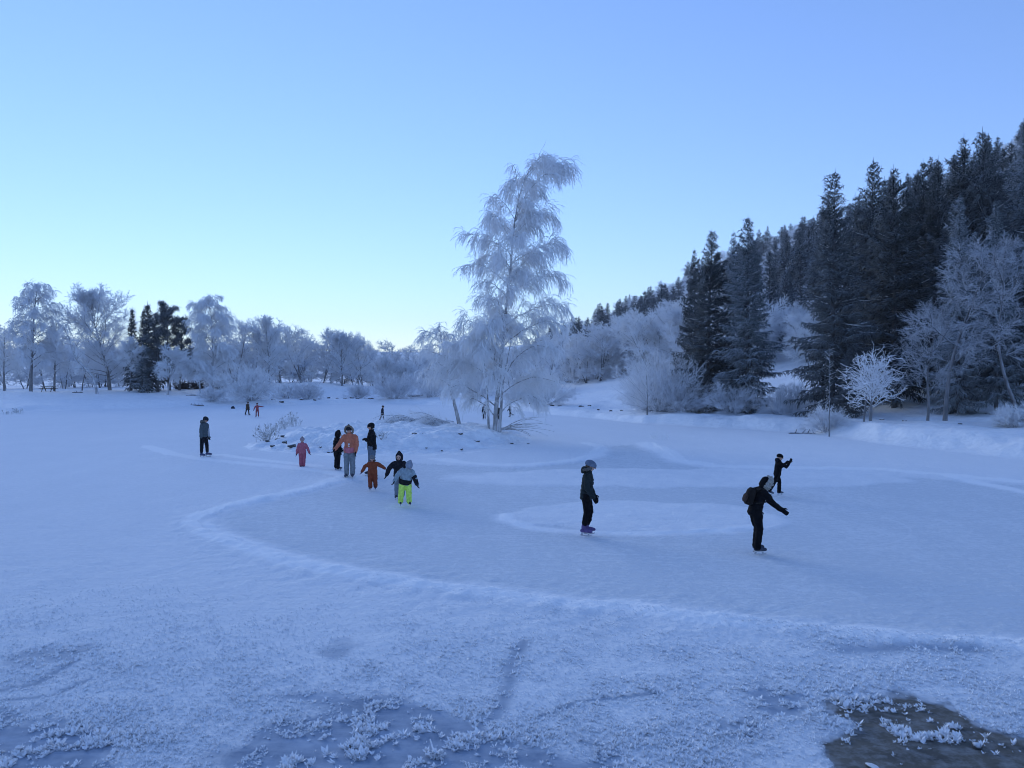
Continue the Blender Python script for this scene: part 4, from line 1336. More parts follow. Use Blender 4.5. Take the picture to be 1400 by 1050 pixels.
class Mesh:
    def __init__(s): s.V, s.Q, s.o = [], [], 0

    def rings(s, rings, n=14):
        """rings = [(centre, axis a, axis b)] closed at both ends"""
        t = np.arange(n) * 2 * math.pi / n
        V = []
        for c, a, b in rings:
            V.append(np.asarray(c) + np.cos(t)[:, None] * np.asarray(a) + np.sin(t)[:, None] * np.asarray(b))
        R = len(rings); base = s.o
        V = np.concatenate(V + [np.asarray([rings[0][0]]), np.asarray([rings[-1][0]])])
        for k in range(R - 1):
            for j in range(n):
                j2 = (j + 1) % n
                s.Q.append((base + k * n + j, base + k * n + j2, base + (k + 1) * n + j2, base + (k + 1) * n + j))
        for j in range(n):
            j2 = (j + 1) % n
            s.Q.append((base + R * n, base + j2, base + j)); s.Q.append((base + R * n + 1, base + (R - 1) * n + j, base + (R - 1) * n + j2))
        s.V.append(V); s.o += len(V)

    def limb(s, pts, rad, n=12, flat=None):
        P = [np.asarray(p, float) for p in pts]
        R = []
        for k, p in enumerate(P):
            d = (P[min(k + 1, len(P) - 1)] - P[max(k - 1, 0)]); d = d / (np.linalg.norm(d) + 1e-9)
            ref = np.array([0, 1.0, 0]) if abs(d[1]) < .8 else np.array([1.0, 0, 0])
            u = np.cross(d, ref); u /= np.linalg.norm(u); w = np.cross(d, u)
            r = rad[k]; f = 1 if flat is None else flat
            if k == 0:
                R += [(p - d * r * .95, u * r * .25, w * r * .25 * f), (p - d * r * .7, u * r * .72, w * r * .72 * f)]
            R.append((p, u * r, w * r * f))
            if k == len(P) - 1:
                R += [(p + d * r * .7, u * r * .72, w * r * .72 * f), (p + d * r * .95, u * r * .25, w * r * .25 * f)]
        s.rings(R, n)

    def ball(s, c, ax, ay, az, n=14):
        """ellipsoid from three axis vectors"""
        R = []
        for t in np.linspace(-math.pi / 2 * .93, math.pi / 2 * .93, 9):
            R.append((np.asarray(c) + np.asarray(az) * math.sin(t), np.asarray(ax) * math.cos(t), np.asarray(ay) * math.cos(t)))
        s.rings(R, n)

    def build(s, name, m, parent, voxel, smooth=2, wr=0):
        me = bpy.data.meshes.new(name)
        me.from_pydata(np.concatenate(s.V).tolist(), [], s.Q); me.update()
        o = bpy.data.objects.new(name, me); COL.objects.link(o)
        if voxel:
            r = o.modifiers.new('r', 'REMESH'); r.mode = 'VOXEL'; r.voxel_size = voxel
            if smooth:
                sm = o.modifiers.new('s', 'SMOOTH'); sm.factor = .5; sm.iterations = smooth
            dg = bpy.context.evaluated_depsgraph_get(); ev = o.evaluated_get(dg)
            me2 = bpy.data.meshes.new_from_object(ev); o.modifiers.clear(); o.data = me2; bpy.data.meshes.remove(me); me = me2; me.name = name
        if wr:
            n = len(me.vertices); co_ = np.empty(n * 3, np.float32); me.vertices.foreach_get('co', co_); co_ = co_.reshape(-1, 3)
            no = np.array([v.normal[:] for v in me.vertices]); sd_ = s.o % 97
            h = np.abs(fbm(co_[:, 1] * 7 + co_[:, 0] * 7 + sd_, co_[:, 2] * 15 + co_[:, 0] * 4, sd_, 3)) * 2 - .55
            me.vertices.foreach_set('co', (co_ + no * (h * wr)[:, None]).astype(np.float32).ravel())
        for p in me.polygons: p.use_smooth = True
        me.materials.clear(); me.materials.append(m)
        o.parent = parent
        return o


def un(v):
    v = np.asarray(v, float); return v / np.linalg.norm(v)


PEOPLE = []


def person(px, py, H, heading, label, pose, wear, headk=1.0, group=None, legk=1.0):
    """feet at that spot of the photograph; heading in degrees, 0 = towards the right of the photograph, -90 = towards the camera.
    local axes: x forward, y to the person's left, z up"""
    X, Y, _ = at(px, py, 0)
    root = empty('person', (X, Y, 0.0), math.radians(heading)); tag(root, label, 'person', group)
    P = pose; A = np.array
    T = un(P.get('torso', (.05, 0, 1))); fw = un(A([1.0, 0, 0]) - T * T[0]); lf = np.cross(T, fw)
    tw = math.radians(P.get('twist', 0)); sf = fw * math.cos(tw) + lf * math.sin(tw); sl = -fw * math.sin(tw) + lf * math.cos(tw)
    TL = .285 * H; SW = .105 * H * P.get('sw', 1); HW = .052 * H
    th, sh_, ua, fa = .245 * H * legk, .235 * H * legk, .165 * H, .145 * H
    skate = .055 * H if wear.get('blade', True) else 0
    hip = {s: s * HW * A([0, 1.0, 0]) for s in (1, -1)}
    J = {}
    low = 9
    for s, k in ((1, 'L'), (-1, 'R')):
        td, sd = un(P.get('thigh' + k, (.03, .03 * s, -1))), un(P.get('shin' + k, (-.05, .0, -1)))
        J['hip' + k] = hip[s]; J['knee' + k] = hip[s] + td * th; J['ankle' + k] = J['knee' + k] + sd * sh_
        low = min(low, J['ankle' + k][2])
    footh = .04 * H + skate
    off = A([0, 0, footh - low])
    # keep the mean of the feet over the thing's origin
    mid = (J['ankleL'] + J['ankleR']) / 2; off[:2] = -mid[:2] - A([.02 * H, 0])
    for k in list(J): J[k] = J[k] + off
    pel = off.copy()
    chest = pel + T * TL
    for s, k in ((1, 'L'), (-1, 'R')):
        J['sho' + k] = chest - T * .02 * H + sl * s * SW
        u_, f_ = un(P.get('upper' + k, (-.05, .16 * s, -1))), un(P.get('fore' + k, (.18, .05 * s, -1)))
        J['elb' + k] = J['sho' + k] + u_ * ua; J['wri' + k] = J['elb' + k] + f_ * fa; J['fd' + k] = f_
    nd = un(P.get('neck', tuple(T * .8 + A([.15, 0, .4])))); hr = .066 * H * headk
    hu = un(P.get('headup', tuple(nd))); yaw = math.radians(P.get('yaw', 0))
    hf0 = un(A([math.cos(yaw), math.sin(yaw), 0]) + A([0, 0, P.get('look', -.1)])); hf = un(hf0 - hu * np.dot(hf0, hu)); hl = np.cross(hu, hf)
    neck0 = chest + T * .015 * H; headc = neck0 + nd * (.03 * H + hr * .95)
    # --- body: one continuous surface from head to feet
    b = Mesh()
    b.rings([(pel - T * .05 * H, fw * .045 * H, lf * .06 * H), (pel, fw * .06 * H, lf * .085 * H), (pel + T * .11 * H, fw * .052 * H, lf * .072 * H), (pel + T * .2 * H, fw * .062 * H, sl * .092 * H),
             (chest - T * .02 * H, fw * .05 * H, sl * .10 * H), (chest + T * .02 * H, fw * .03 * H, sl * .04 * H)])
    b.limb([neck0 - T * .02 * H, headc - hu * hr * .4], [.033 * H, .029 * H * headk])
    b.ball(headc + hu * hr * .12, hf * hr * .96, hl * hr * .76, hu * hr * .9)
    b.ball(headc + hf * hr * .22 - hu * hr * .48, hf * hr * .58, hl * hr * .55, hu * hr * .5)
    b.limb([headc + hf * hr * .92 + hu * hr * .1, headc + hf * hr * 1.12 - hu * hr * .16], [hr * .10, hr * .15])
    for s in (1, -1):
        b.ball(headc + hl * s * hr * .76 - hu * hr * .05, hf * hr * .16, hl * hr * .08, hu * hr * .24)
        b.ball(headc + hl * s * hr * .34 + hf * hr * .70 - hu * hr * .14, hf * hr * .22, hl * hr * .24, hu * hr * .2)
    for k in 'LR':
        b.limb([J['sho' + k], J['elb' + k], J['wri' + k]], [.032 * H, .025 * H, .014 * H])
        b.limb([J['wri' + k], J['wri' + k] + J['fd' + k] * .03 * H], [.012 * H, .009 * H])
        b.limb([J['hip' + k], (J['hip' + k] + J['knee' + k]) / 2, J['knee' + k], J['knee' + k] * .55 + J['ankle' + k] * .45, J['ankle' + k]], [.046 * H, .046 * H, .033 * H, .030 * H, .020 * H])
        b.limb([J['ankle' + k] - A([0, 0, .012 * H]), J['ankle' + k] + A([.05 * H, 0, -.024 * H])], [.016 * H, .011 * H])
    b.build('body', SKIN, root, max(.008, .0066 * H), 2)
    for s in (1, -1):
        e = Mesh(); e.ball(headc + hf * hr * .88 + hl * s * hr * .30 + hu * hr * .10, hf * hr * .10, hl * hr * .13, hu * hr * .08, 10); e.build('eye', DARK, root, 0)
    e = Mesh(); e.ball(headc + hf * hr * .80 - hu * hr * .45, hf * hr * .10, hl * hr * .22, hu * hr * .06, 10); e.build('mouth', LIP, root, 0)
    # --- clothes
    vx = max(.011, .0085 * H); pf = wear.get('puff', 1.0); hem = wear.get('hem', .04)
    j = Mesh()
    j.rings([(pel - T * hem * H, fw * .082 * H * pf, lf * .104 * H * pf), (pel + T * .02 * H, fw * .080 * H * pf, lf * .100 * H * pf), (pel + T * .11 * H, fw * .074 * H * pf, lf * .093 * H * pf),
             (pel + T * .2 * H, fw * .08 * H * pf, sl * .108 * H * pf), (chest - T * .015 * H, fw * .066 * H, sl * .108 * H), (chest + T * .03 * H, fw * .048 * H, sl * .056 * H), (chest + T * .055 * H, fw * .046 * H, sl * .05 * H)], 20)
    for k in 'LR':
        m = (J['elb' + k] + J['wri' + k]) / 2
        j.limb([J['sho' + k] - T * .01 * H, J['sho' + k] * .5 + J['elb' + k] * .5, J['elb' + k], m, J['wri' + k] + J['fd' + k] * .012 * H], [.046 * H * pf, .044 * H * pf, .039 * H * pf, .037 * H * pf, .030 * H * pf])
    j.build('jacket', cloth(wear['jacket']), root, vx, 3, .010 * H)
    if wear.get('panel'):
        for cc, t0, t1, wd in wear['panel']:
            q = Mesh(); q.rings([(pel + T * t0 * H, fw * .086 * H * pf, lf * .104 * wd * H * pf), (pel + T * ((t0 + t1) / 2) * H, fw * .084 * H * pf, sl * .106 * wd * H * pf), (pel + T * t1 * H, fw * .083 * H * pf, sl * .108 * wd * H * pf)], 20)
            q.build('jacket_panel', cloth(cc), root, vx, 2)
    if wear.get('sleeve'):
        cc, ks = wear['sleeve']
        for k in ks:
            q = Mesh(); q.limb([J['elb' + k] * .8 + J['sho' + k] * .2, J['elb' + k], J['wri' + k]], [.048 * H * pf, .043 * H * pf, .034 * H * pf]); q.build('sleeve', cloth(cc), root, vx, 2)
    t = Mesh(); wl = wear.get('wide', 1.0); up = wear.get('cuff', .0)
    t.rings([(pel - T * .075 * H, fw * .06 * H, lf * .082 * H), (pel - T * .02 * H, fw * .072 * H, lf * .094 * H), (pel + T * .06 * H, fw * .068 * H, lf * .088 * H)], 18)
    for k in 'LR':
        kn, an = J['knee' + k], J['ankle' + k]
        an2 = an + (kn - an) * up + A([0, 0, .0])
        t.limb([J['hip' + k], (J['hip' + k] + kn) / 2, kn, (kn + an2) / 2, an2], [.062 * H * wl, .058 * H * wl, .047 * H * wl, .046 * H * wl, .043 * H * wl])
    t.build('trousers', cloth(wear['trousers']), root, vx, 3, .009 * H)
    for s, k in ((1, 'L'), (-1, 'R')):
        an = J['ankle' + k]; fd = un(A([1, P.get('toe' + k, .12 * s), 0])); sole = an - A([0, 0, .04 * H])
        lift = P.get('lift' + k, 0); fd = un(fd + A([0, 0, lift])); fu = un(A([0, 0, 1.0]) - fd * fd[2])
        sole = an - fu * .04 * H
        q = Mesh()
        bk = wear.get('bootk', 1.0)
        sd_ = un(J['knee' + k] - an)
        q.limb([an + sd_ * .075 * H * bk, an + fu * .02 * H, sole + fu * .022 * H], [.034 * H, .031 * H, .026 * H])
        q.limb([sole - fd * .022 * H + fu * .016 * H, sole + fd * .05 * H + fu * .02 * H, sole + fd * .105 * H + fu * .010 * H], [.026 * H, .029 * H, .022 * H], 12, .9)
        bo = q.build('skate_boot', cloth(wear['boot']), root, max(.007, .005 * H), 2)
        if wear.get('sock'):
            q = Mesh(); q.limb([an + sd_ * .080 * H * bk, an + sd_ * .098 * H * bk], [.037 * H, .038 * H]); q.build('sock_top', cloth(wear['sock']), root, .008, 2)
        if skate:
            wd = np.cross(fu, fd)
            q = Mesh(); bt = sole - fu * (skate - .004)
            for a_, b_ in ((-.035, .0), (.06, .095)):
                q.rings([(sole + fd * a_ * H * 1.0 + fd * .012 * H, fd * .014 * H, wd * .006 * H), (bt + fd * a_ * H + fd * .012 * H + fu * .010 * H, fd * .010 * H, wd * .005 * H)], 8)
            q.rings([(bt - fd * .045 * H + fu * .012 * H, fu * .006 * H, wd * .0030 * H), (bt - fd * .03 * H + fu * .006 * H, fu * .008 * H, wd * .0030 * H), (bt + fd * .09 * H + fu * .006 * H, fu * .008 * H, wd * .0030 * H), (bt + fd * .118 * H + fu * .016 * H, fu * .006 * H, wd * .0030 * H)], 8)
            q.build('blade', STEEL, root, 0).parent = root
    # gloves with a thumb and four fingers
    for s, k in ((1, 'L'), (-1, 'R')):
        w = J['wri' + k]; d = J['fd' + k]; side = un(np.cross(d, A([0, 0, 1.0])) + A([1e-4, 0, 0])) if abs(d[2]) < .95 else un(A([0, 1.0, 0]) - d * d[1])
        # palm faces the body; knuckle line runs along 'ax'
        ax = un(A([1.0, 0, 0]) - d * d[0]) if abs(d[0]) < .8 else un(A([0, 0, 1.0]) - d * d[2]); pn = np.cross(d, ax) * s
        g = Mesh(); gs = H * wear.get('gl', 1.15) * (.5 + .5 * headk)
        g.limb([w - d * .02 * gs, w + d * .01 * gs], [.021 * gs, .018 * gs])
        g.rings([(w, ax * .016 * gs, pn * .012 * gs), (w + d * .022 * gs, ax * .025 * gs, pn * .013 * gs), (w + d * .046 * gs, ax * .026 * gs, pn * .011 * gs), (w + d * .056 * gs, ax * .022 * gs, pn * .008 * gs)], 12)
        for i, (o_, l_) in enumerate(((-.019, .034), (-.0065, .040), (.0065, .042), (.019, .038))):
            p0 = w + d * .048 * gs + ax * o_ * gs; p1 = p0 + un(d - pn * .18) * l_ * .5 * gs; p2 = p1 + un(d - pn * (.75 + .1 * i)) * l_ * .5 * gs
            g.limb([p0, p1, p2], [.0078 * gs, .0072 * gs, .0062 * gs], 8)
        p0 = w + d * .014 * gs + ax * .020 * gs; p1 = p0 + un(d * .7 + ax * .75 - pn * .2) * .022 * gs; p2 = p1 + un(d + ax * .25 - pn * .3) * .018 * gs
        g.limb([p0, p1, p2], [.0095 * gs, .0085 * gs, .007 * gs], 8)
        g.build('glove', cloth(wear['glove']), root, max(.004, .0030 * gs), 1)
    hat = wear.get('hat')
    if hat:
        q = Mesh(); c = headc + hu * hr * .18 - hf * hr * .06; k_ = wear.get('hatk', 1.0)
        rr = [(-.18, 1.10), (.05, 1.14), (.35, 1.12), (.65, .96), (.9, .66), (1.05, .28)]
        if wear.get('point'): rr = [(-.75, 1.0), (-.35, 1.12), (.05, 1.14), (.4, 1.08), (.75, .86), (1.1, .58), (1.45, .30), (1.6, .1)]
        tilt = .35 * hf
        q.rings([(c + (hu * z_ - tilt * (z_ * .35)) * hr, hf * hr * r_ * k_, hl * hr * r_ * .86 * k_) for z_, r_ in rr], 18)
        q.build('hat', cloth(hat), root, .009, 2)
        if wear.get('pompom'):
            q = Mesh(); q.ball(c + hu * hr * 1.25, hf * hr * .3, hl * hr * .3, hu * hr * .3); q.build('pompom', cloth(wear['pompom']), root, .01, 1)
    if wear.get('hair'):
        q = Mesh(); c = headc - hf * hr * .12 + hu * hr * .14
        q.rings([(c - hu * hr * .75 - hf * hr * .35, hf * hr * .5, hl * hr * .7), (c - hu * hr * .3 - hf * hr * .2, hf * hr * .78, hl * hr * .84), (c + hu * hr * .2, hf * hr * .98, hl * hr * .86), (c + hu * hr * .62, hf * hr * .82, hl * hr * .7), (c + hu * hr * .9, hf * hr * .35, hl * hr * .3)], 16)
        q.build('hair', cloth(wear['hair']), root, .01, 2)
    if wear.get('hoodup'):
        q = Mesh(); c = headc - hf * hr * .30 + hu * hr * .05
        pk = 1.55 if wear.get('point_hood') else 1.22
        q.rings([(c - hu * hr * 1.15 + hf * hr * .1, hf * hr * .9, hl * hr * .95), (c - hu * hr * .6 + hf * hr * .0, hf * hr * 1.0, hl * hr * 1.02), (c, hf * hr * 1.08, hl * hr * 1.06), (c + hu * hr * .55, hf * hr * 1.08, hl * hr * .95),
                 (c + hu * hr * .95, hf * hr * .8, hl * hr * .62), (c + hu * hr * pk, hf * hr * .35, hl * hr * .25)], 18)
        q.build('hood', cloth(wear['hoodup']), root, .010, 2)
    if wear.get('hooddown'):
        q = Mesh(); c = chest + T * .045 * H - fw * .05 * H
        q.rings([(c - T * .05 * H - fw * .02 * H, fw * .03 * H, sl * .05 * H), (c - T * .01 * H - fw * .015 * H, fw * .045 * H, sl * .075 * H), (c + T * .03 * H, fw * .05 * H, sl * .078 * H), (c + T * .045 * H, fw * .03 * H, sl * .05 * H)], 16)
        q.build('hood', cloth(wear['hooddown']), root, .010, 2)
    fur = wear.get('fur')
    if fur:
        q = Mesh(); rr_ = random.Random(int(px))
        if fur == 'down':
            c = chest + T * .06 * H - fw * .02 * H; e1, e2 = sl * .082 * H, un(fw * .8 + T * .25) * .062 * H; k0, k1, r_ = 0, 2 * math.pi, .024 * H
        else:
            c = headc + hf * hr * wear.get('furo', .25) - hu * hr * .05; e1, e2 = hl * hr * 1.3, hu * hr * 1.3; k0, k1, r_ = -.9, math.pi + .9, hr * wear.get('furr', .36)
        n_ = 26; pts = []
        for i in range(n_ + 1):
            a_ = k0 + (k1 - k0) * i / n_; pts.append(c + e1 * math.cos(a_) + e2 * math.sin(a_))
        for i in range(n_):
            for _ in range(3):
                dv = un(A([rr_.gauss(0, 1), rr_.gauss(0, 1), rr_.gauss(0, 1)])); p_ = pts[i] * .5 + pts[i + 1] * .5
                q.limb([p_, p_ + dv * r_ * .9], [r_ * .8, r_ * .3], 7)
        q.build('fur_trim', plain('fur %d' % int(px), wear.get('furc', (.30, .28, .26)), .95, .45, 60, .8), root, .009, 0)
    PEOPLE.append(root)
    return root, dict(chest=chest, T=T, fw=fw, sl=sl, pel=pel, H=H, J=J)


BLK = (.006, .006, .008); NAVY = (.010, .012, .018)
SK = 'skaters on the frozen lake'
# woman with the blue woolly hat
person(802, 732, 1.60, -12, 'woman in dark green jacket, blue woolly hat and purple skates gliding right', dict(
    torso=(.10, 0, 1), neck=(.35, 0, 1), look=-.35, thighL=(.20, .02, -1), shinL=(-.22, 0, -1), thighR=(.06, -.02, -1), shinR=(-.20, 0, -1),
    upperR=(.0, -.2, -1), foreR=(.62, .0, -.9), upperL=(.05, .16, -1), foreL=(.45, 0, -1)),
    dict(jacket=(.022, .03, .032), trousers=BLK, boot=(.13, .095, .22), sock=(.62, .6, .62), glove=BLK, hat=(.13, .165, .23), hatk=1.12, cuff=.30, bootk=1.9, hair=(.10, .07, .05), hooddown=(.02, .026, .028), fur='down', furc=(.13, .12, .11), hem=.075, puff=1.05), group=SK)
# bent skater with backpack
pr_, inf = person(1037, 757, 1.50, 8, 'skater in black bent forward with pale furry hood, reaching an arm to the right', dict(
    torso=(.34, 0, 1), neck=(.75, 0, .75), headup=(.7, 0, .9), look=-.7, thighL=(.28, .03, -1), shinL=(-.10, 0, -1), thighR=(.16, -.02, -1), shinR=(-.12, 0, -1),
    upperR=(.62, -.30, -1), foreR=(1.0, -.2, -.72), upperL=(-.1, .15, -1), foreL=(.42, .0, -1)),
    dict(jacket=BLK, trousers=BLK, boot=(.06, .065, .09), glove=BLK, hat=(.03, .03, .03), hoodup=BLK, fur='up', furr=.68, furo=.0, furc=(.36, .345, .32), hem=.06, puff=1.08, wide=1.08), group=SK)
# backpack on the back of that skater
m = Mesh(); c = inf['chest'] - inf['T'] * .13 * inf['H'] - inf['fw'] * .125 * inf['H']; T, fw, sl, Hh = inf['T'], inf['fw'], inf['sl'], inf['H']
m.rings([(c - T * .115 * Hh, fw * .03 * Hh, sl * .05 * Hh), (c - T * .09 * Hh, fw * .055 * Hh, sl * .085 * Hh), (c, fw * .062 * Hh, sl * .092 * Hh), (c + T * .08 * Hh, fw * .055 * Hh, sl * .082 * Hh), (c + T * .12 * Hh, fw * .028 * Hh, sl * .045 * Hh)], 18)
R_ = pr_.rotation_euler.z
bp = empty('backpack', pr_.location, R_); tag(bp, 'rounded dark brown backpack on the back of the bent skater', 'backpack')
m.build('bag', cloth((.018, .015, .014)), bp, .012, 3)
m = Mesh(); c2 = c - fw * .055 * Hh - T * .03 * Hh
m.rings([(c2 - T * .06 * Hh, fw * .015 * Hh, sl * .045 * Hh), (c2 - T * .03 * Hh, fw * .028 * Hh, sl * .064 * Hh), (c2 + T * .03 * Hh, fw * .026 * Hh, sl * .062 * Hh), (c2 + T * .055 * Hh, fw * .012 * Hh, sl * .04 * Hh)], 14)
m.build('front_pocket', cloth((.05, .035, .03)), bp, .010, 2)
for s in (1, -1):
    m = Mesh(); q0 = inf['chest'] + sl * s * .07 * Hh
    m.limb([q0 - fw * .085 * Hh - T * .02 * Hh, q0 + T * .035 * Hh, q0 + fw * .075 * Hh - T * .04 * Hh, q0 + fw * .09 * Hh - T * .12 * Hh + sl * s * .02 * Hh, q0 - fw * .06 * Hh - T * .19 * Hh + sl * s * .035 * Hh], [.012 * Hh] * 5, 8)
    m.build('strap', cloth((.02, .018, .017)), bp, .009, 1)
# striding skater in black
person(1060, 678, 1.20, 6, 'small skater in black striding right with raised arm behind the bent skater', dict(
    torso=(.16, 0, 1), neck=(.2, 0, 1), thighR=(-.50, -.04, -1), shinR=(-.62, 0, -1), liftR=-.3, thighL=(.38, .05, -1), shinL=(-.06, 0, -1),
    upperR=(.75, -.15, -.55), foreR=(.55, 0, .85), upperL=(.6, .1, -.75), foreL=(.75, 0, .6)),
    dict(jacket=BLK, trousers=BLK, boot=(.09, .10, .13), glove=BLK, hat=BLK, hooddown=NAVY, puff=1.1, wide=1.05), 1.12, SK, .97)
# standing skater at the left
person(280, 625, 1.70, -10, 'tall skater in grey green parka with dark woolly hat standing alone at the left', dict(
    torso=(.08, 0, 1), neck=(.45, 0, 1), look=-.5, thighL=(.16, .12, -1), shinL=(.0, .10, -1), thighR=(.0, -.10, -1), shinR=(-.04, -.04, -1), upperL=(.10, .10, -1), foreL=(.2, 0, -1), upperR=(-.1, -.16, -1), foreR=(.1, 0, -1)),
    dict(jacket=(.075, .10, .115), trousers=NAVY, boot=(.07, .085, .16), cuff=.22, bootk=1.6, sock=(.6, .58, .58), glove=NAVY, hat=(.015, .02, .03), hair=(.04, .03, .025), hooddown=(.10, .115, .12), fur='down', furc=(.12, .12, .11), puff=1.12, hem=.05, sleeve=((.34, .37, .42), 'L')), group=SK)  # paler left sleeve puts the arm's highlight into the cloth colour
# child in pink snowsuit
person(413, 638, 1.14, -80, 'child in pink snowsuit and grey bobble hat by the left end of the island', dict(
    torso=(.02, 0, 1), thighL=(.02, .0, -1), shinL=(-.02, -.03, -1), thighR=(.02, .0, -1), shinR=(-.02, .03, -1), upperL=(.1, .5, -1), foreL=(.2, .35, -.8), upperR=(.05, -.3, -1), foreR=(.1, -.2, -1)),
    dict(jacket=(.42, .13, .17), trousers=(.36, .10, .14), boot=(.16, .07, .09), glove=(.05, .04, .06), hat=(.30, .24, .26), pompom=(.42, .36, .36), puff=1.25, hem=.05, wide=1.3, blade=False), 1.25, SK, .95)
# child in black
person(461.5, 643, 1.38, 30, 'child all in black with pointed hood standing close to the woman in orange', dict(
    torso=(.06, 0, 1), neck=(.3, 0, 1), look=-.3, thighL=(.06, .05, -1), shinL=(-.05, 0, -1), thighR=(.06, -.05, -1), shinR=(-.05, 0, -1), upperR=(.06, -.25, -1), foreR=(.1, -.1, -1), upperL=(.3, .2, -1), foreL=(.6, 0, -.8)),
    dict(jacket=BLK, trousers=BLK, boot=(.05, .06, .10), glove=BLK, hoodup=BLK, point_hood=1, panel=[((.055, .028, .024), -.02, .06, .9)], puff=1.35, wide=1.35), 1.15, SK)
# woman in orange
person(477.5, 654.5, 1.74, -88, 'woman in coral orange jacket with fur hood and wide grey trousers', dict(
    torso=(.04, .03, 1), neck=(.2, -.1, 1), look=-.35, yaw=-15, thighL=(.03, .03, -1), shinL=(-.03, .0, -1), thighR=(.03, -.03, -1), shinR=(-.03, .0, -1), upperR=(.12, -.62, -1), foreR=(.3, -.62, -.85), upperL=(.02, .22, -1), foreL=(.35, -.12, -1)),
    dict(jacket=(.50, .165, .10), trousers=(.20, .225, .245), boot=(.07, .075, .10), glove=BLK, hat=(.02, .02, .025), pompom=(.015, .015, .018), fur='up', furc=(.22, .17, .13), hem=.06, puff=1.12, wide=1.14,
         panel=[((.50, .16, .20), -.065, .045, .99), ((.62, .62, .62), .06, .13, .35)]), group=SK)
# man in black jacket
person(507, 650.5, 1.79, 175, 'man in black jacket and blue grey trousers looking left behind the child in rust red', dict(
    torso=(.02, 0, 1), neck=(.15, 0, 1), thighL=(.05, .03, -1), shinL=(-.03, 0, -1), thighR=(.0, -.03, -1), shinR=(-.03, 0, -1), upperL=(-.1, .2, -1), foreL=(.75, -.55, .25), upperR=(-.1, -.2, -1), foreR=(.7, .55, .2)),
    dict(jacket=(.010, .010, .013), trousers=(.12, .155, .20), boot=(.04, .045, .06), glove=BLK, hat=(.012, .012, .015), hair=(.02, .016, .014), hem=.06, puff=1.12, wide=1.08), group=SK)
# child in rust snowsuit
person(509.5, 670, 1.03, -92, 'child in rust red snowsuit skating with both arms spread', dict(
    torso=(.10, 0, 1), thighL=(.05, .12, -1), shinL=(-.30, .0, -1), thighR=(.12, -.08, -1), shinR=(.0, .03, -1), liftL=-.15, upperL=(.1, 1, -.45), foreL=(.15, 1, -.62), upperR=(.1, -.85, -.72), foreR=(.2, -.5, -1)),
    dict(jacket=(.24, .062, .03), trousers=(.22, .055, .03), boot=(.05, .05, .07), sock=(.6, .6, .58), glove=(.10, .075, .12), hat=(.17, .165, .17), puff=1.45, hem=.05, wide=1.45, fur='down', furc=(.08, .05, .04)), 1.3, SK, .93)
# child in dark jacket with hood, half hidden
person(546, 683, 1.28, -95, 'child in black hooded jacket half hidden behind the child in lime trousers', dict(
    torso=(.12, .0, 1), thighL=(.05, .05, -1), shinL=(-.05, 0, -1), thighR=(.05, -.05, -1), shinR=(-.05, 0, -1), upperR=(.15, -.8, -.8), foreR=(.3, -.35, -1), upperL=(.1, .4, -1), foreL=(.3, .2, -1)),
    dict(jacket=(.016, .016, .022), trousers=(.18, .22, .27), boot=(.05, .055, .07), glove=BLK, hoodup=(.016, .016, .024), point_hood=1, puff=1.4, wide=1.25), 1.22, SK, .95)
# child in lime trousers
person(553.5, 692, 1.20, -75, 'child in lime yellow trousers, pale grey and black jacket and grey pointed hat', dict(
    torso=(.22, .16, 1), neck=(.5, .25, .8), look=-.6, yaw=25, thighL=(.12, .10, -1), shinL=(-.05, .06, -1), thighR=(.0, -.16, -1), shinR=(-.15, -.06, -1), upperR=(.15, -.75, -.7), foreR=(.25, -.55, -.95), upperL=(.1, .38, -1), foreL=(.2, .35, -1)),
    dict(jacket=(.27, .34, .38), trousers=(.60, .84, .15), boot=(.05, .06, .10), glove=BLK, hat=(.22, .26, .33), point=1, panel=[((.018, .018, .022), -.05, .07, 1.02)], sleeve=((.016, .016, .022), 'L'), puff=1.4, hem=.055, wide=1.42), 1.22, SK, .95)
# far skaters
person(338, 568, 1.20, -20, 'far child in brown jacket striding near the round frosted shrub', dict(torso=(.15, 0, 1), thighL=(.35, .03, -1), shinL=(.1, 0, -1), thighR=(-.25, -.03, -1), shinR=(-.35, 0, -1)),
       dict(jacket=(.08, .055, .04), trousers=(.02, .018, .02), boot=(.04, .04, .05), glove=BLK, hat=(.05, .04, .035), puff=1.25, hem=.09), 1.1, SK)
person(351.5, 570.5, 1.16, -85, 'far child in red pink suit with one arm stretched out', dict(torso=(.03, 0, 1), thighL=(.0, .1, -1), shinL=(-.02, .03, -1), thighR=(.0, -.1, -1), shinR=(-.02, -.03, -1), upperL=(.1, 1, -.25), foreL=(.1, 1, -.1), upperR=(.1, -.6, -1), foreR=(.2, -.3, -1)),
       dict(jacket=(.30, .075, .085), trousers=(.24, .06, .075), boot=(.06, .04, .05), glove=(.04, .03, .04), hat=(.10, .05, .05), puff=1.1), 1.15, SK)
person(522, 577, 1.22, -5, 'far child in dark jacket walking right before the brushwood on the island', dict(torso=(.12, 0, 1), thighL=(.3, .03, -1), shinL=(.05, 0, -1), thighR=(-.2, -.03, -1), shinR=(-.5, 0, -1)),
       dict(jacket=(.02, .022, .035), trousers=(.10, .09, .10), boot=(.03, .03, .04), glove=BLK, hat=(.02, .02, .025), puff=1.1), 1.1, SK)
person(662, 573.5, 1.20, -100, 'far child in dark clothes left of the tallest birch trunk', dict(thighL=(.1, .06, -1), shinL=(-.05, 0, -1), thighR=(-.05, -.06, -1)),
       dict(jacket=(.025, .026, .032), trousers=(.02, .02, .025), boot=(.03, .03, .04), glove=BLK, hat=(.03, .03, .035), puff=1.1), 1.1, SK)
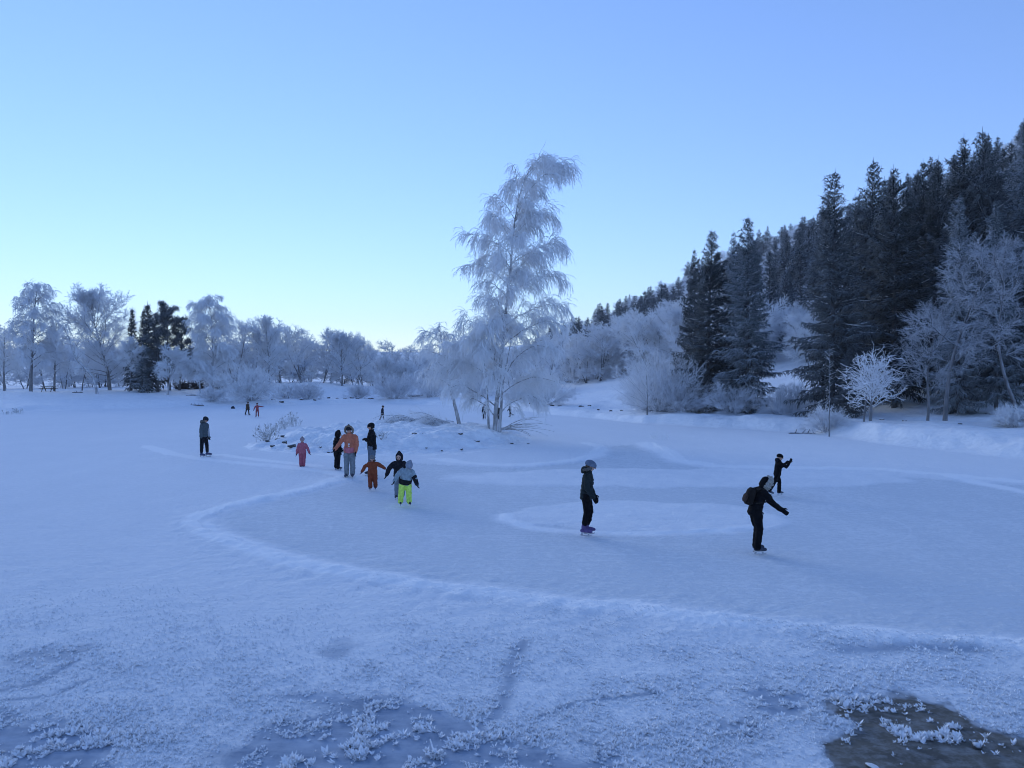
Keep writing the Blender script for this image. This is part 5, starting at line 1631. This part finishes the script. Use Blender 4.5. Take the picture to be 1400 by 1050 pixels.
person(680.5, 574.5, 1.15, -80, 'far child in dark clothes partly hidden right behind the tallest birch trunk', dict(thighL=(.05, .06, -1), thighR=(.0, -.06, -1)),
       dict(jacket=(.03, .03, .036), trousers=(.025, .024, .028), boot=(.03, .03, .04), glove=BLK, hat=(.03, .03, .035), puff=1.05), 1.1, SK)
person(699, 570.5, 1.10, 175, 'far child in dark jacket standing on one leg right of the tallest birch trunk', dict(torso=(.05, 0, 1), thighR=(.02, .03, -1), thighL=(-.15, .0, -1), shinL=(-.9, 0, -.5), upperL=(.2, .4, -1), foreL=(.5, .1, -.7)),
       dict(jacket=(.022, .024, .032), trousers=(.02, .02, .024), boot=(.03, .03, .04), glove=BLK, hat=(.02, .02, .025), puff=1.2), 1.1, SK)
# bundle left on the far shore
x, y, _ = at(318, 557.5, .1)
m = Mesh(); m.rings([((0, 0, 0), (.2, 0, 0), (0, .16, 0)), ((0, 0, .2), (.24, 0, 0), (0, .19, 0)), ((.02, 0, .45), (.2, 0, 0), (0, .16, 0)), ((.03, 0, .6), (.1, 0, 0), (0, .08, 0))], 14)
bg_ = empty('rucksack', (x, y, gz(x, y) + .02), .3); tag(bg_, 'dark blue rucksack standing on the snow of the far shore', 'rucksack')
m.build('bag', cloth((.02, .026, .045)), bg_, .02, 2)
m = Mesh(); m.limb([(.18, -.1, .45), (.28, -.1, .3), (.2, -.1, .1)], [.02] * 3, 8); m.build('strap', cloth((.02, .02, .03)), bg_, 0)
x, y, _ = at(324, 558, .1)
m = Mesh(); m.rings([((-.3, 0, .1), (0, .06, 0), (0, 0, .06)), ((-.2, 0, .11), (0, .13, 0), (0, 0, .11)), ((.2, 0, .11), (0, .13, 0), (0, 0, .11)), ((.32, 0, .1), (0, .06, 0), (0, 0, .06))], 12)
bg_ = empty('duffel_bag', (x, y, gz(x, y) + .01), .2); tag(bg_, 'small dark bag lying beside the blue rucksack on the far shore', 'bag')
m.build('bag', cloth((.025, .024, .028)), bg_, .02, 2)
m = Mesh(); m.limb([(-.12, 0, .22), (-.06, 0, .3), (.06, 0, .3), (.12, 0, .22)], [.015] * 4, 8); m.build('handle', cloth((.02, .02, .03)), bg_, 0)

# ------------------------------------------------------------------ haze, sky, light, camera
HAZE = 0.00024
if HAZE:
    V, Q = boxes([(40, 480, 43, 1500, 1300, 90)])
    m, nt, bs = mat('haze'); nt.nodes.remove(bs)
    v = N(nt, 'ShaderNodeVolumePrincipled'); v.inputs['Color'].default_value = (.86, .90, .96, 1); v.inputs['Density'].default_value = HAZE
    v.inputs['Anisotropy'].default_value = .2
    nt.links.new(v.outputs[0], nt.nodes['Material Output'].inputs['Volume'])
    tag(link('haze', mesh_np('haze', V, Q, m)), kind='stuff', label='thin frosty haze over the valley')

SUN_EL, SUN_AZ = 5.0, -30.0
w = bpy.data.worlds.new('World'); SC.world = w; w.use_nodes = True
nt = w.node_tree; bg = nt.nodes['Background']
sky = nt.nodes.new('ShaderNodeTexSky'); sky.sky_type = 'NISHITA'; sky.sun_disc = False
sky.sun_elevation = math.radians(SUN_EL); sky.sun_rotation = math.radians(SUN_AZ)
sky.air_density = 1.0; sky.dust_density = 0.0; sky.ozone_density = 2.0; sky.altitude = 0
gm = nt.nodes.new('ShaderNodeGamma'); gm.inputs[1].default_value = .72                          # the camera's soft contrast
nt.links.new(sky.outputs[0], gm.inputs[0])
nt.links.new(mix(nt, 1.0, gm.outputs[0], (.81, .985, 1.63), 'MULTIPLY'), bg.inputs[0])         # and its cool white balance
bg.inputs[1].default_value = .15
SC.view_settings.view_transform = 'Standard'; SC.view_settings.look = 'None'; SC.view_settings.gamma = 1.0
SC.view_settings.exposure = 1.26
SC.cycles.filter_width = 1.0
SC.cycles.use_denoising = True; SC.cycles.denoising_prefilter = 'ACCURATE'; SC.cycles.denoising_input_passes = 'RGB_ALBEDO_NORMAL'

sl_ = bpy.data.lights.new('sun', 'SUN'); sl_.energy = 1.2; sl_.angle = math.radians(45); sl_.color = (.80, .90, 1.0)
so = bpy.data.objects.new('sun', sl_); COL.objects.link(so)
az, el = math.radians(SUN_AZ), math.radians(SUN_EL)
sd = Vector((math.sin(az) * math.cos(el), math.cos(az) * math.cos(el), math.sin(el)))
so.rotation_euler = (-sd).to_track_quat('-Z', 'Y').to_euler(); so.location = (0, 0, 60)

cam = bpy.data.cameras.new('camera'); co = bpy.data.objects.new('camera', cam); COL.objects.link(co); SC.camera = co
cam.sensor_width = 36; cam.lens = 36 * F / 1400; cam.clip_end = 9000; cam.clip_start = .05
co.location = (0, 0, CH); co.rotation_euler = (math.radians(90 - math.degrees(math.atan(10 / F))), 0, 0)
